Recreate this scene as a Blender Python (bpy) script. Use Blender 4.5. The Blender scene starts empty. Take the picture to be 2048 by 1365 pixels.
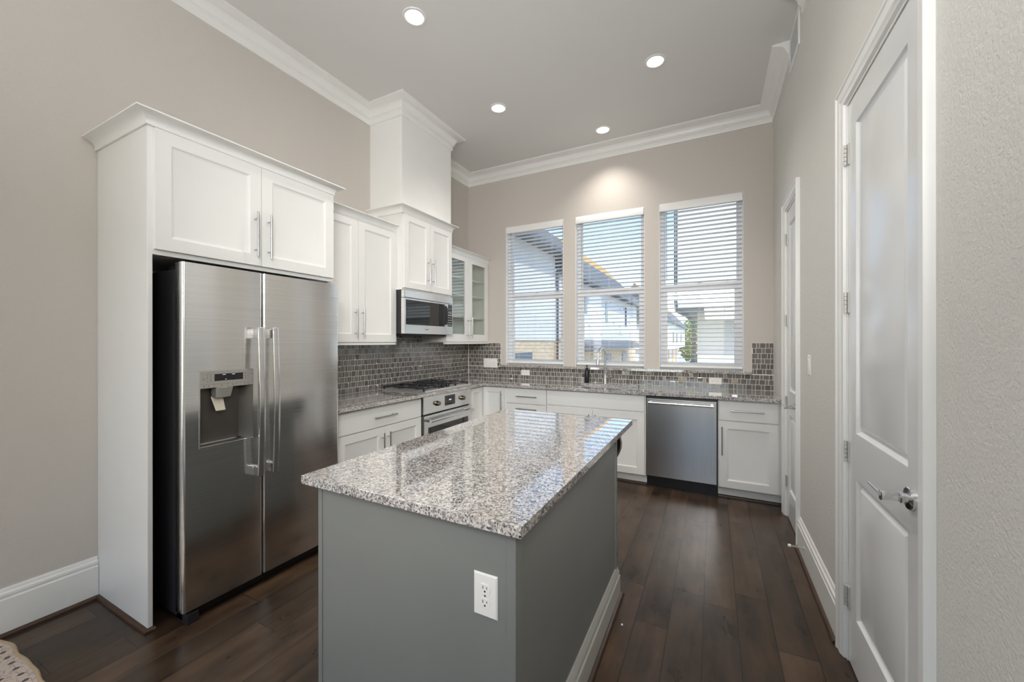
import bpy, bmesh, math, random
from mathutils import Vector, Matrix
random.seed(7)
D = bpy.data
S = bpy.context.scene
COL = S.collection
PI = math.pi

# ------------------------------------------------------------------ camera, world, sun, exposure
W = 3.52          # room width, left wall x=0, right wall x=W, window wall y=0
CEIL = 3.66
RY = -9.2         # rear wall of the room behind the camera
cam = D.cameras.new('camera'); co = D.objects.new('camera', cam); COL.objects.link(co)
co.location = (3.0001, -4.5344, 1.3929)
cam.sensor_width = 36; cam.lens = 785.27 / 2048 * 36
cam.shift_y = 1.6 / 2048
cam.clip_start = 0.03; cam.clip_end = 400
yaw = math.radians(27.149)
co.rotation_euler = (Matrix.Rotation(yaw, 3, 'Z') @ Matrix.Rotation(PI / 2, 3, 'X') @ Matrix.Rotation(math.radians(-0.06), 3, 'Z')).to_euler()
S.camera = co

wd = D.worlds.new('sky'); S.world = wd; wd.use_nodes = True
nt = wd.node_tree; nt.nodes.clear()
sky = nt.nodes.new('ShaderNodeTexSky'); sky.sky_type = 'NISHITA'; sky.sun_disc = False
sky.sun_elevation = math.radians(46); sky.sun_rotation = math.radians(150); sky.altitude = 0
sky.air_density = 1.0; sky.dust_density = 0.6; sky.ozone_density = 1.5
bg = nt.nodes.new('ShaderNodeBackground'); bg.inputs['Strength'].default_value = 0.34
wo = nt.nodes.new('ShaderNodeOutputWorld')
nt.links.new(sky.outputs[0], bg.inputs[0]); nt.links.new(bg.outputs[0], wo.inputs[0])

sun = D.lights.new('sun', 'SUN'); sun.energy = 3.1; sun.angle = math.radians(1.0); sun.color = (1.0, 0.95, 0.88)
so = D.objects.new('sun', sun); COL.objects.link(so)
so.rotation_euler = (Vector((0.62, -0.60, 0.95))).to_track_quat('Z', 'Y').to_euler()

def area(name, loc, direc, sx, sy, power, color=(1, 1, 1), portal=False):
    l = D.lights.new(name, 'AREA'); l.shape = 'RECTANGLE'; l.size = sx; l.size_y = sy; l.energy = power; l.color = color
    if portal: l.cycles.is_portal = True
    o = D.objects.new(name, l); COL.objects.link(o); o.location = loc
    o.rotation_euler = (-Vector(direc)).to_track_quat('Z', 'Y').to_euler(); return o
area('window_daylight_portal', (1.93, 0.17, 2.0), (0, -1, 0), 2.85, 1.85, 1, portal=True)
# added fill light at an assumed rear opening, unseen behind the camera
area('rear_fill_light', (1.9, RY - 0.06, 1.75), (0, 1, 0), 2.7, 2.3, 5, (0.95, 0.97, 1.0))
# added fill light against the solid left wall, mainly brightens the right wall
area('side_fill_light', (0.02, -5.75, 1.6), (1, 0.1, 0), 1.7, 2.2, 55, (0.95, 0.97, 1.0))
# added unseen fill behind the camera, aimed up to brighten the ceiling
area('ceiling_bounce_fill', (2.5, -5.1, 2.5), (0.1, 0.55, 1), 1.0, 0.8, 54, (0.97, 0.98, 1.0))
# added soft fill, out of view beside the camera, brightens the left-hand cabinets
sb = area('cabinet_fill_light', (3.15, -4.9, 2.25), (-2.1, 3.6, -0.75), 0.8, 0.8, 16, (1.0, 0.98, 0.96)); sb.data.spread = math.radians(78)

S.view_settings.view_transform = 'Standard'; S.view_settings.look = 'None'
S.view_settings.gamma = 1.0; S.view_settings.use_curve_mapping = False
S.view_settings.exposure = 0.14
S.cycles.use_denoising = True
S.cycles.max_bounces = 10; S.cycles.diffuse_bounces = 6; S.cycles.glossy_bounces = 6; S.cycles.transparent_max_bounces = 24
S.cycles.sample_clamp_indirect = 6.0
S.cycles.caustics_reflective = False; S.cycles.caustics_refractive = False

# ------------------------------------------------------------------ materials
def srgb(r, g, b):
    f = lambda c: (c / 12.92 if c <= 0.04045 else ((c + 0.055) / 1.055) ** 2.4)
    return (f(r / 255), f(g / 255), f(b / 255), 1)
class NT:
    def __init__(s, name):
        s.m = D.materials.new(name); s.m.use_nodes = True; s.t = s.m.node_tree
        s.b = s.t.nodes['Principled BSDF']
    def n(s, typ, **kw):
        x = s.t.nodes.new('ShaderNode' + typ)
        for k, v in kw.items(): setattr(x, k, v)
        return x
    def l(s, a, b): s.t.links.new(a, b)
    def math(s, op, a, b=0.0):
        x = s.n('Math', operation=op)
        for i, v in enumerate((a, b)):
            if isinstance(v, (int, float)): x.inputs[i].default_value = v
            else: s.l(v, x.inputs[i])
        return x.outputs[0]
    def pos(s): return s.n('NewGeometry').outputs['Position']
    def noise(s, scale, detail=2, vec=None, rough=0.5):
        x = s.n('TexNoise'); x.inputs['Scale'].default_value = scale; x.inputs['Detail'].default_value = detail
        x.inputs['Roughness'].default_value = rough
        s.l(vec if vec is not None else s.pos(), x.inputs['Vector']); return x.outputs['Fac']
    def ramp(s, fac, stops, interp='LINEAR'):
        x = s.n('ValToRGB'); r = x.color_ramp; r.interpolation = interp
        while len(r.elements) < len(stops): r.elements.new(0.5)
        for e, (p, c) in zip(r.elements, stops): e.position = p; e.color = c
        s.l(fac, x.inputs[0]); return x.outputs[0]
    def mix(s, fac, a, b, mode='MIX'):
        x = s.n('MixRGB', blend_type=mode)
        for i, v in ((0, fac), (1, a), (2, b)):
            if isinstance(v, (int, float, tuple)): x.inputs[i].default_value = v
            else: s.l(v, x.inputs[i])
        return x.outputs[0]
    def bump(s, h, dist, strength=1.0):
        x = s.n('Bump'); x.inputs['Distance'].default_value = dist; x.inputs['Strength'].default_value = strength
        s.l(h, x.inputs['Height']); s.l(x.outputs[0], s.b.inputs['Normal']); return x
    def mapped(s, scale):
        x = s.n('Mapping'); x.inputs['Scale'].default_value = scale; s.l(s.pos(), x.inputs['Vector']); return x.outputs[0]

def plain(name, col, rough=0.5, metal=0.0, coat=0.0, noise_amt=0.03, spec=0.5, nscale=6):
    q = NT(name); b = q.b
    if noise_amt:
        f = q.noise(nscale, 3)
        c2 = tuple(max(0, c * (1 - noise_amt * 2)) for c in col[:3]) + (1,)
        q.l(q.ramp(f, [(0.3, c2), (0.7, col)]), b.inputs['Base Color'])
    else: b.inputs['Base Color'].default_value = col
    b.inputs['Roughness'].default_value = rough; b.inputs['Metallic'].default_value = metal
    b.inputs['Specular IOR Level'].default_value = spec
    b.inputs['Coat Weight'].default_value = coat; b.inputs['Coat Roughness'].default_value = 0.04
    return q.m

def wall_mat(name, col, bump=0.0022, scale=95):
    q = NT(name); b = q.b
    b.inputs['Base Color'].default_value = col
    b.inputs['Roughness'].default_value = 0.62; b.inputs['Specular IOR Level'].default_value = 0.35
    q.bump(q.noise(scale, 3), bump, 0.8); return q.m
M = {}
M['wall'] = wall_mat('greige_wall_paint', srgb(202, 196, 189))
M['wall_right'] = wall_mat('greige_wall_paint_textured', srgb(214, 212, 206), 0.0032, 120)
M['ceiling'] = wall_mat('ceiling_paint', srgb(224, 223, 220), 0.0008)
M['trim'] = plain('white_trim_paint', srgb(235, 235, 232), 0.32, noise_amt=0.01)
M['cab'] = plain('white_cabinet_paint', srgb(230, 230, 227), 0.30, noise_amt=0.01)
M['cabin'] = plain('cabinet_interior', srgb(226, 230, 222), 0.5, noise_amt=0.01)
M['island'] = plain('grey_island_paint', srgb(127, 129, 126), 0.38, noise_amt=0.02)
M['island_trim'] = plain('light_grey_skirting_paint', srgb(196, 195, 190), 0.4, noise_amt=0.01)
M['door'] = plain('white_door_paint', srgb(226, 227, 226), 0.20, noise_amt=0.01)
M['plate'] = plain('white_plastic', srgb(238, 236, 232), 0.3, noise_amt=0.0)
M['blind'] = plain('blind_white', srgb(240, 240, 238), 0.42, noise_amt=0.0)
def blind_mat():
    q = NT('blind_white_slat'); b = q.b; b.inputs['Base Color'].default_value = srgb(242, 242, 240); b.inputs['Roughness'].default_value = 0.42
    tl = q.n('BsdfTranslucent'); tl.inputs[0].default_value = (0.9, 0.92, 0.95, 1)
    mx = q.n('MixShader'); mx.inputs[0].default_value = 0.35; q.l(b.outputs[0], mx.inputs[1]); q.l(tl.outputs[0], mx.inputs[2])
    q.l(mx.outputs[0], q.t.nodes['Material Output'].inputs[0]); return q.m
M['slat'] = blind_mat()
M['vinyl'] = plain('window_vinyl', srgb(238, 238, 240), 0.35, noise_amt=0.0)
M['black'] = plain('black_plastic', srgb(22, 22, 24), 0.35, noise_amt=0.0)
M['dark'] = plain('dark_grey_side', srgb(38, 37, 40), 0.45, noise_amt=0.02)
M['iron'] = plain('cast_iron', srgb(38, 40, 44), 0.42, noise_amt=0.03)
M['chrome'] = plain('chrome', srgb(225, 226, 228), 0.07, 1.0, noise_amt=0.0)
M['nickel'] = plain('satin_nickel', srgb(190, 190, 188), 0.28, 1.0, noise_amt=0.0)
M['hinge'] = plain('painted_hinge', srgb(205, 204, 198), 0.35, 0.3, noise_amt=0.0)
M['blackglass'] = plain('black_glass', srgb(16, 16, 18), 0.04, noise_amt=0.0, coat=0.6)
M['shadow'] = plain('dark_void', srgb(12, 11, 10), 0.8, noise_amt=0.0)
M['cream'] = plain('dispenser_paddle', srgb(205, 196, 180), 0.35, noise_amt=0.0)
M['panelgrey'] = plain('dispenser_panel', srgb(168, 166, 158), 0.32, 0.35, noise_amt=0.0)
M['stool'] = plain('black_moulded_stool', srgb(34, 32, 32), 0.22, noise_amt=0.0, coat=0.4)
M['soap'] = plain('black_soap_bottle', srgb(24, 25, 33), 0.4, noise_amt=0.0)
M['woodedge'] = plain('raw_wood_edge', srgb(120, 92, 60), 0.6)

def steel(name, base=0.56, rough=0.24, axis='h'):
    q = NT(name); b = q.b
    b.inputs['Metallic'].default_value = 1.0
    sc = (2, 2, 260) if axis == 'h' else (260, 260, 2)
    f = q.noise(1.0, 3, q.mapped(sc))
    q.l(q.ramp(f, [(0.3, (base * .93, base * .925, base * .915, 1)), (0.7, (base * 1.04, base * 1.035, base * 1.02, 1))]), b.inputs['Base Color'])
    r = q.n('MapRange'); q.l(f, r.inputs['Value']); r.inputs['To Min'].default_value = rough - 0.03; r.inputs['To Max'].default_value = rough + 0.05
    q.l(r.outputs[0], b.inputs['Roughness']); q.bump(f, 0.0002, 0.25)
    return q.m
M['steel'] = steel('brushed_steel_horizontal', 0.86, 0.16)
M['steelv'] = steel('brushed_steel_vertical', 0.60, 0.24, 'v')
M['recess'] = plain('dispenser_recess_metal', srgb(96, 92, 88), 0.42, 0.7, noise_amt=0.0)
M['steelb'] = steel('bright_steel', 0.80, 0.19)
M['traysteel'] = steel('cooktop_steel', 0.86, 0.38)
M['knob'] = plain('bronze_knob', srgb(120, 112, 100), 0.25, 1.0, noise_amt=0.0)

def granite():
    q = NT('speckled_granite'); b = q.b
    p = q.pos()
    wob = q.n('TexNoise'); wob.inputs['Scale'].default_value = 60; wob.inputs['Detail'].default_value = 3; q.l(p, wob.inputs['Vector'])
    vv = q.n('VectorMath', operation='MULTIPLY_ADD'); q.l(wob.outputs['Color'], vv.inputs[0]); vv.inputs[1].default_value = (0.02, 0.02, 0.02); q.l(p, vv.inputs[2])
    def vor(scale, off):
        a = q.n('VectorMath', operation='ADD'); q.l(vv.outputs[0], a.inputs[0]); a.inputs[1].default_value = (off, off * 1.7, off * .6)
        x = q.n('TexVoronoi'); x.inputs['Scale'].default_value = scale; q.l(a.outputs[0], x.inputs['Vector'])
        s = q.n('SeparateColor'); q.l(x.outputs['Color'], s.inputs[0]); return s.outputs[0], s.outputs[1]
    r1, g1 = vor(150, 0.0)
    r2, g2 = vor(250, 3.1)
    n1 = q.noise(16, 3)
    base = q.ramp(r1, [(0.0, srgb(202, 199, 194)), (0.30, srgb(184, 179, 174)), (0.55, srgb(192, 182, 174)), (0.78, srgb(160, 157, 155)), (0.90, srgb(212, 210, 206))], 'CONSTANT')
    grey = q.math('MULTIPLY', q.math('GREATER_THAN', q.math('ADD', g1, q.math('MULTIPLY', n1, 0.30)), 0.88), 0.85)
    c = q.mix(grey, base, srgb(112, 111, 116))
    blk = q.math('GREATER_THAN', q.math('ADD', r2, q.math('MULTIPLY', n1, 0.4)), 1.06)
    c = q.mix(blk, c, srgb(48, 46, 50))
    q.l(c, b.inputs['Base Color'])
    b.inputs['Roughness'].default_value = 0.05; b.inputs['Specular IOR Level'].default_value = 0.9
    b.inputs['Coat Weight'].default_value = 1.0; b.inputs['Coat Roughness'].default_value = 0.012; b.inputs['Coat IOR'].default_value = 1.75
    return q.m
M['granite'] = granite()

def floor_mat():
    q = NT('dark_plank_floor'); b = q.b
    s = q.n('SeparateXYZ'); q.l(q.pos(), s.inputs[0]); x, y = s.outputs[0], s.outputs[1]
    PW = 0.152; L = 0.98
    u = q.math('DIVIDE', q.math('SUBTRACT', x, 2.954), PW)
    row = q.math('FLOOR', u)
    wn = q.n('TexWhiteNoise', noise_dimensions='1D'); q.l(row, wn.inputs['W'])
    v = q.math('ADD', q.math('DIVIDE', y, L), q.math('MULTIPLY', wn.outputs['Value'], 7.3))
    idx = q.math('FLOOR', v)
    cb = q.n('CombineXYZ'); q.l(row, cb.inputs[0]); q.l(idx, cb.inputs[1])
    w2 = q.n('TexWhiteNoise', noise_dimensions='2D'); q.l(cb.outputs[0], w2.inputs['Vector'])
    rnd = w2.outputs['Value']
    # grain coordinate, shifted per plank
    g = q.n('CombineXYZ'); q.l(q.math('ADD', q.math('MULTIPLY', x, 15), q.math('MULTIPLY', rnd, 40)), g.inputs[0])
    q.l(q.math('MULTIPLY', y, 1.5), g.inputs[1]); q.l(q.math('MULTIPLY', rnd, 13), g.inputs[2])
    f1 = q.noise(1.4, 4, g.outputs[0], 0.55)
    g2 = q.n('CombineXYZ'); q.l(q.math('ADD', q.math('MULTIPLY', x, 4), q.math('MULTIPLY', rnd, 20)), g2.inputs[0]); q.l(q.math('MULTIPLY', y, 1.6), g2.inputs[1])
    f2 = q.noise(2.2, 3, g2.outputs[0], 0.55)
    c = q.ramp(f1, [(0.25, srgb(36, 28, 22)), (0.5, srgb(60, 47, 37)), (0.75, srgb(88, 70, 54))])
    c = q.mix(0.55, c, q.ramp(f2, [(0.3, srgb(36, 29, 23)), (0.7, srgb(90, 72, 56))]))
    bw = q.ramp(rnd, [(0.0, (0.66, 0.67, 0.70, 1)), (1.0, (1.35, 1.28, 1.22, 1))])
    c = q.mix(1.0, c, bw, 'MULTIPLY')
    fu = q.math('FRACT', u); fv = q.math('FRACT', v)
    e1 = q.math('LESS_THAN', q.math('MINIMUM', fu, q.math('SUBTRACT', 1.0, fu)), 0.0125)
    e2 = q.math('LESS_THAN', q.math('MINIMUM', fv, q.math('SUBTRACT', 1.0, fv)), 0.0017)
    e = q.math('MAXIMUM', e1, e2)
    c = q.mix(q.math('MULTIPLY', e, 0.8), c, srgb(12, 9, 8))
    q.l(c, b.inputs['Base Color'])
    r = q.n('MapRange'); q.l(f2, r.inputs['Value']); r.inputs['To Min'].default_value = 0.26; r.inputs['To Max'].default_value = 0.30
    q.l(r.outputs[0], b.inputs['Roughness']); b.inputs['Specular IOR Level'].default_value = 0.38
    h = q.math('SUBTRACT', q.math('MULTIPLY', f1, 0.3), e)
    q.bump(h, 0.0012, 0.7)
    return q.m
M['floor'] = floor_mat()
M['shoe'] = plain('dark_wood_shoe', srgb(70, 48, 34), 0.4, noise_amt=0.12, nscale=20)

def tile_mat():
    q = NT('glass_mosaic_tile'); b = q.b
    a = q.n('Attribute', attribute_name='tone')
    q.l(q.ramp(a.outputs['Fac'], [(0.0, srgb(92, 89, 86)), (0.5, srgb(108, 104, 100)), (1.0, srgb(124, 120, 116))]), b.inputs['Base Color'])
    b.inputs['Roughness'].default_value = 0.10; b.inputs['Specular IOR Level'].default_value = 0.6
    b.inputs['Coat Weight'].default_value = 0.5; b.inputs['Coat Roughness'].default_value = 0.03
    return q.m
M['tile'] = tile_mat()
M['grout'] = plain('grout', srgb(236, 233, 226), 0.8)

def glass(name, col=(1, 1, 1, 1), gloss=0.06, tint=(1, 1, 1, 1)):
    q = NT(name); t = q.t; t.nodes.remove(q.b)
    tr = q.n('BsdfTransparent'); tr.inputs[0].default_value = tint
    gl = q.n('BsdfGlossy'); gl.inputs['Roughness'].default_value = 0.01
    fr = q.n('Fresnel'); q.l(q.math('SUBTRACT', 1.5, q.math('MULTIPLY', q.n('NewGeometry').outputs['Backfacing'], 0.8333)), fr.inputs['IOR'])
    sc = q.math('MULTIPLY', fr.outputs[0], gloss / 0.04)
    mn = q.math('MINIMUM', sc, 1.0)
    mx = q.n('MixShader'); q.l(mn, mx.inputs[0]); q.l(tr.outputs[0], mx.inputs[1]); q.l(gl.outputs[0], mx.inputs[2])
    q.l(mx.outputs[0], t.nodes['Material Output'].inputs[0]); return q.m
M['glass'] = glass('window_glass', gloss=0.04, tint=(0.97, 0.99, 1.0, 1))
M['cabglass'] = glass('cabinet_glass', gloss=0.075, tint=(0.95, 0.98, 0.955, 1))
M['acrylic'] = glass('clear_acrylic', gloss=0.20, tint=(0.86, 0.88, 0.90, 1))

def emit(name, col, st):
    q = NT(name); q.b.inputs['Emission Color'].default_value = col; q.b.inputs['Emission Strength'].default_value = st
    q.b.inputs['Base Color'].default_value = (0.8, 0.8, 0.8, 1); return q.m
M['bulb'] = emit('lamp_lens', (1.0, 0.90, 0.76, 1), 4.0)
M['display'] = emit('lit_display', (0.75, 0.8, 1.0, 1), 0.55)

def rug_mat():
    q = NT('woven_rug'); b = q.b
    s = q.n('SeparateXYZ'); q.l(q.pos(), s.inputs[0]); x, y = s.outputs[0], s.outputs[1]
    u = q.math('DIVIDE', x, 0.062); v = q.math('DIVIDE', q.math('ADD', y, 3.99), 0.048)
    par = q.math('MULTIPLY', q.math('MODULO', q.math('ABSOLUTE', q.math('FLOOR', v)), 2.0), 0.5)
    fu = q.math('ABSOLUTE', q.math('SUBTRACT', q.math('FRACT', q.math('ADD', u, par)), 0.5))
    fv = q.math('ABSOLUTE', q.math('SUBTRACT', q.math('FRACT', v), 0.5))
    d = q.math('ADD', q.math('MULTIPLY', fu, 1.5), q.math('MULTIPLY', fv, 0.9))
    dia = q.math('MULTIPLY', q.math('LESS_THAN', d, 0.24), q.math('GREATER_THAN', d, 0.045))
    n = q.noise(260, 3); n2 = q.noise(34, 4)
    base = q.mix(n, srgb(214, 200, 186), srgb(176, 160, 150))
    line = q.math('LESS_THAN', q.math('ABSOLUTE', q.math('SUBTRACT', n2, 0.5)), 0.018)
    base = q.mix(q.math('MULTIPLY', line, 0.6), base, srgb(120, 112, 118))
    c = q.mix(dia, base, srgb(58, 54, 62))
    q.l(c, b.inputs['Base Color']); b.inputs['Roughness'].default_value = 0.95
    q.bump(n, 0.003, 0.8); return q.m
M['rug'] = rug_mat()
M['rugedge'] = plain('rug_binding', srgb(178, 158, 130), 0.95, noise_amt=0.08, nscale=60)

def siding(name, col, pitch=0.0, gap=0.03, dark=0.82):
    q = NT(name); b = q.b
    b.inputs['Roughness'].default_value = 0.75
    if pitch:
        s = q.n('SeparateXYZ'); q.l(q.pos(), s.inputs[0])
        f = q.math('FRACT', q.math('DIVIDE', s.outputs[2], pitch))
        c = q.mix(q.math('LESS_THAN', f, gap), col, tuple(v * dark for v in col[:3]) + (1,))
        q.l(c, b.inputs['Base Color']); q.bump(f, 0.01, 0.5)
    else: q.l(q.mix(q.noise(3, 3), col, tuple(v * .93 for v in col[:3]) + (1,)), b.inputs['Base Color'])
    return q.m
M['siding'] = siding('white_lap_siding', srgb(236, 234, 226), 0.18)
M['smooth'] = siding('white_house_wrap', srgb(226, 230, 234))
M['roof'] = siding('grey_roof', srgb(104, 110, 118), 0.22, 0.12, 0.8)
M['osb'] = siding('osb_sheathing', srgb(232, 172, 92))
M['gutter'] = plain('dark_gutter', srgb(70, 78, 88), 0.4, noise_amt=0.0)
M['soffit'] = plain('grey_soffit', srgb(120, 122, 126), 0.7)
M['ext_glass'] = plain('dark_pane', srgb(86, 104, 118), 0.1, noise_amt=0.0)
M['ground'] = plain('gravel_ground', srgb(208, 203, 194), 0.9, noise_amt=0.08, nscale=2)
def brick_mat():
    q = NT('tan_brick'); b = q.b
    s = q.n('SeparateXYZ'); q.l(q.pos(), s.inputs[0])
    c0 = q.n('CombineXYZ'); q.l(q.math('ADD', s.outputs[1], s.outputs[0]), c0.inputs[0]); q.l(s.outputs[2], c0.inputs[1])
    t = q.n('TexBrick'); q.l(c0.outputs[0], t.inputs['Vector']); t.inputs['Scale'].default_value = 1
    t.inputs['Brick Width'].default_value = 0.3; t.inputs['Row Height'].default_value = 0.1; t.inputs['Mortar Size'].default_value = 0.008
    t.inputs['Color1'].default_value = srgb(226, 204, 172); t.inputs['Color2'].default_value = srgb(204, 180, 150); t.inputs['Mortar'].default_value = srgb(214, 206, 192)
    q.l(t.outputs[0], b.inputs['Base Color']); b.inputs['Roughness'].default_value = 0.9; return q.m
M['brick'] = brick_mat()
def leaf_mat():
    q = NT('tree_leaves'); q.l(q.ramp(q.noise(2.5, 3), [(0.3, srgb(52, 88, 34)), (0.7, srgb(112, 152, 62))]), q.b.inputs['Base Color'])
    q.b.inputs['Roughness'].default_value = 0.7; return q.m
M['leaf'] = leaf_mat(); M['bark'] = plain('bark', srgb(90, 74, 58), 0.9, noise_amt=0.1)

# ------------------------------------------------------------------ geometry helpers
class MB:
    def __init__(s): s.v = []; s.f = []; s.attr = []
    def add(s, vs, fs, a=0.0):
        o = len(s.v); s.v += [tuple(p) for p in vs]; s.f += [tuple(o + i for i in f) for f in fs]; s.attr += [a] * len(fs); return s
    def box(s, x0, y0, z0, x1, y1, z1):
        vs = [(x, y, z) for x in (x0, x1) for y in (y0, y1) for z in (z0, z1)]
        return s.add(vs, [(0, 1, 3, 2), (4, 6, 7, 5), (0, 4, 5, 1), (2, 3, 7, 6), (0, 2, 6, 4), (1, 5, 7, 3)])
    def fbox(s, F, u0, v0, n0, u1, v1, n1):
        vs = [F(u, v, n) for u in (u0, u1) for v in (v0, v1) for n in (n0, n1)]
        return s.add(vs, [(0, 1, 3, 2), (4, 6, 7, 5), (0, 4, 5, 1), (2, 3, 7, 6), (0, 2, 6, 4), (1, 5, 7, 3)])
    def rings(s, rings, close=True, cap0=True, cap1=True):
        n = len(rings[0]); vs = [p for r in rings for p in r]; fs = []
        for i in range(len(rings) - 1):
            for j in range(n if close else n - 1):
                k = (j + 1) % n; fs.append((i * n + j, i * n + k, (i + 1) * n + k, (i + 1) * n + j))
        if cap0: fs.append(tuple(range(n)))
        if cap1: fs.append(tuple((len(rings) - 1) * n + j for j in range(n)))
        return s.add(vs, fs)
    def tube(s, pts, r, seg=12, cap=True):
        pts = [Vector(p) for p in pts]; rr = r if isinstance(r, (list, tuple)) else [r] * len(pts)
        rings = []; prev = None
        for i, p in enumerate(pts):
            t = (pts[min(i + 1, len(pts) - 1)] - pts[max(i - 1, 0)]).normalized()
            if prev is None: prev = t.orthogonal().normalized()
            a = (prev - t * prev.dot(t)).normalized(); prev = a; b = t.cross(a)
            rings.append([p + (a * math.cos(2 * PI * k / seg) + b * math.sin(2 * PI * k / seg)) * rr[i] for k in range(seg)])
        return s.rings(rings, True, cap, cap)
    def lathe(s, prof, c, axis='z', seg=28, cap0=True, cap1=True):
        c = Vector(c); rings = []
        for r, h in prof:
            ring = []
            for k in range(seg):
                a = 2 * PI * k / seg; x, y = r * math.cos(a), r * math.sin(a)
                ring.append(c + {'z': Vector((x, y, h)), 'x': Vector((h, x, y)), 'y': Vector((x, h, y)), '-x': Vector((-h, x, y)), '-y': Vector((x, -h, y))}[axis])
            rings.append(ring)
        return s.rings(rings, True, cap0, cap1)
    def sweep(s, path, prof, side=1):
        """path: xy points; prof: (offset to the side, z). Mitred."""
        P = [Vector(p) for p in path]; rings = []
        for i, p in enumerate(P):
            ds = []
            if i > 0: ds.append((P[i] - P[i - 1]).normalized())
            if i < len(P) - 1: ds.append((P[i + 1] - P[i]).normalized())
            ns = [Vector((-d.y, d.x)) * side for d in ds]
            m = ns[0] if len(ns) == 1 else (ns[0] + ns[1]) / (1 + ns[0].dot(ns[1]))
            rings.append([(p.x + m.x * o, p.y + m.y * o, z) for o, z in prof])
        return s.rings(rings, True, True, True)
    def door(s, F, w, h, t, opens, prof, back=True):
        """slab front at n=t; opens: [(u0,v0,u1,v1)] stacked in v; prof: [(inset, depth<0)...]. prof None = through opening."""
        if not opens:
            return s.fbox(F, 0, 0, 0, w, h, t)
        ua, ub = opens[0][0], opens[0][2]
        vs = [0] + [x for o in opens for x in (o[1], o[3])] + [h]; us = [0, ua, ub, w]
        def q(u0, v0, u1, v1, n=t): s.add([F(u0, v0, n), F(u1, v0, n), F(u1, v1, n), F(u0, v1, n)], [(0, 1, 2, 3)])
        for i in range(3):
            for j in range(len(vs) - 1):
                op = (i == 1 and j % 2 == 1)
                if not op: q(us[i], vs[j], us[i + 1], vs[j + 1])
                if not (op and prof is None): q(us[i], vs[j], us[i + 1], vs[j + 1], 0)
        def sd(a, b): s.add([F(a[0], a[1], 0), F(b[0], b[1], 0), F(b[0], b[1], t), F(a[0], a[1], t)], [(0, 1, 2, 3)])
        for i in range(3): sd((us[i], 0), (us[i + 1], 0)); sd((us[i], h), (us[i + 1], h))
        for j in range(len(vs) - 1): sd((0, vs[j]), (0, vs[j + 1])); sd((w, vs[j]), (w, vs[j + 1]))
        if prof is None:
            for o in opens:
                c = [(o[0], o[1]), (o[2], o[1]), (o[2], o[3]), (o[0], o[3])]
                for i in range(4):
                    a, b = c[i], c[(i + 1) % 4]
                    s.add([F(a[0], a[1], 0), F(b[0], b[1], 0), F(b[0], b[1], t), F(a[0], a[1], t)], [(0, 1, 2, 3)])
            return s
        for o in opens:
            rings = []
            for ins, dp in prof:
                rings.append([F(o[0] + ins, o[1] + ins, t + dp), F(o[2] - ins, o[1] + ins, t + dp), F(o[2] - ins, o[3] - ins, t + dp), F(o[0] + ins, o[3] - ins, t + dp)])
            s.rings(rings, True, False, True)
        return s
    def slab(s, outline, hole, z0, z1):
        bm = bmesh.new(); es = []
        for loop in [outline] + ([hole] if hole else []):
            vs = [bm.verts.new((x, y, z1)) for x, y in loop]
            es += [bm.edges.new((vs[i], vs[(i + 1) % len(vs)])) for i in range(len(vs))]
        bmesh.ops.triangle_fill(bm, use_beauty=True, edges=es)
        bm.verts.ensure_lookup_table(); bm.verts.index_update()
        top = [tuple(v.co) for v in bm.verts]; fs = [tuple(v.index for v in f.verts) for f in bm.faces]; n = len(top)
        allv = top + [(x, y, z0) for x, y, z in top]
        af = fs + [tuple(i + n for i in reversed(f)) for f in fs]; o = 0
        for loop in [outline] + ([hole] if hole else []):
            m = len(loop)
            for i in range(m): a, b = o + i, o + (i + 1) % m; af.append((a, b, b + n, a + n))
            o += m
        bm.free(); return s.add(allv, af)
    def build(s, name, mat, parent=None, smooth=None, bevel=0, weld=True):
        xs = list(zip(*s.v))
        me = D.meshes.new(name)
        if parent is None: org = Vector(((min(xs[0]) + max(xs[0])) / 2, (min(xs[1]) + max(xs[1])) / 2, min(xs[2])))
        else: org = Vector(parent['_o'])
        me.from_pydata([(x - org.x, y - org.y, z - org.z) for x, y, z in s.v], [], s.f)
        if any(s.attr):
            at = me.attributes.new('tone', 'FLOAT', 'FACE')
            at.data.foreach_set('value', s.attr)
        bm = bmesh.new(); bm.from_mesh(me)
        if weld: bmesh.ops.remove_doubles(bm, verts=bm.verts, dist=1e-5)
        bmesh.ops.recalc_face_normals(bm, faces=bm.faces); bm.to_mesh(me); bm.free()
        me.materials.append(M[mat] if isinstance(mat, str) else mat)
        if smooth:
            me.shade_smooth(); me.set_sharp_from_angle(angle=math.radians(smooth))
        o = D.objects.new(name, me); COL.objects.link(o)
        o['_o'] = tuple(org)
        if parent is None: o.location = org
        else: o.parent = parent
        if bevel:
            m = o.modifiers.new('bevel', 'BEVEL'); m.width = bevel; m.segments = 2; m.limit_method = 'ANGLE'; m.angle_limit = math.radians(50)
            m.harden_normals = False
        return o
def tag(o, label=None, cat=None, group=None, kind=None):
    if label: o['label'] = label
    if cat: o['category'] = cat
    if group: o['group'] = group
    if kind: o['kind'] = kind
    return o
def thing(name, loc, label=None, cat=None, group=None, kind=None):
    o = D.objects.new(name, None); COL.objects.link(o); o.location = loc; o['_o'] = tuple(loc); o.empty_display_size = 0.1
    return tag(o, label, cat, group, kind)
def struct(o): o['kind'] = 'structure'; return o
def LW(x):            # frame on the left-wall run: u=+y, v=+z, n=+x
    return lambda u, v, n: (x + n, u, v)
def LWo(x, y, z): return lambda u, v, n: (x + n, y + u, z + v)
def BWo(x, y, z): return lambda u, v, n: (x + u, y - n, z + v)
def RWo(x, y, z): return lambda u, v, n: (x - n, y + u, z + v)

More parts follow.
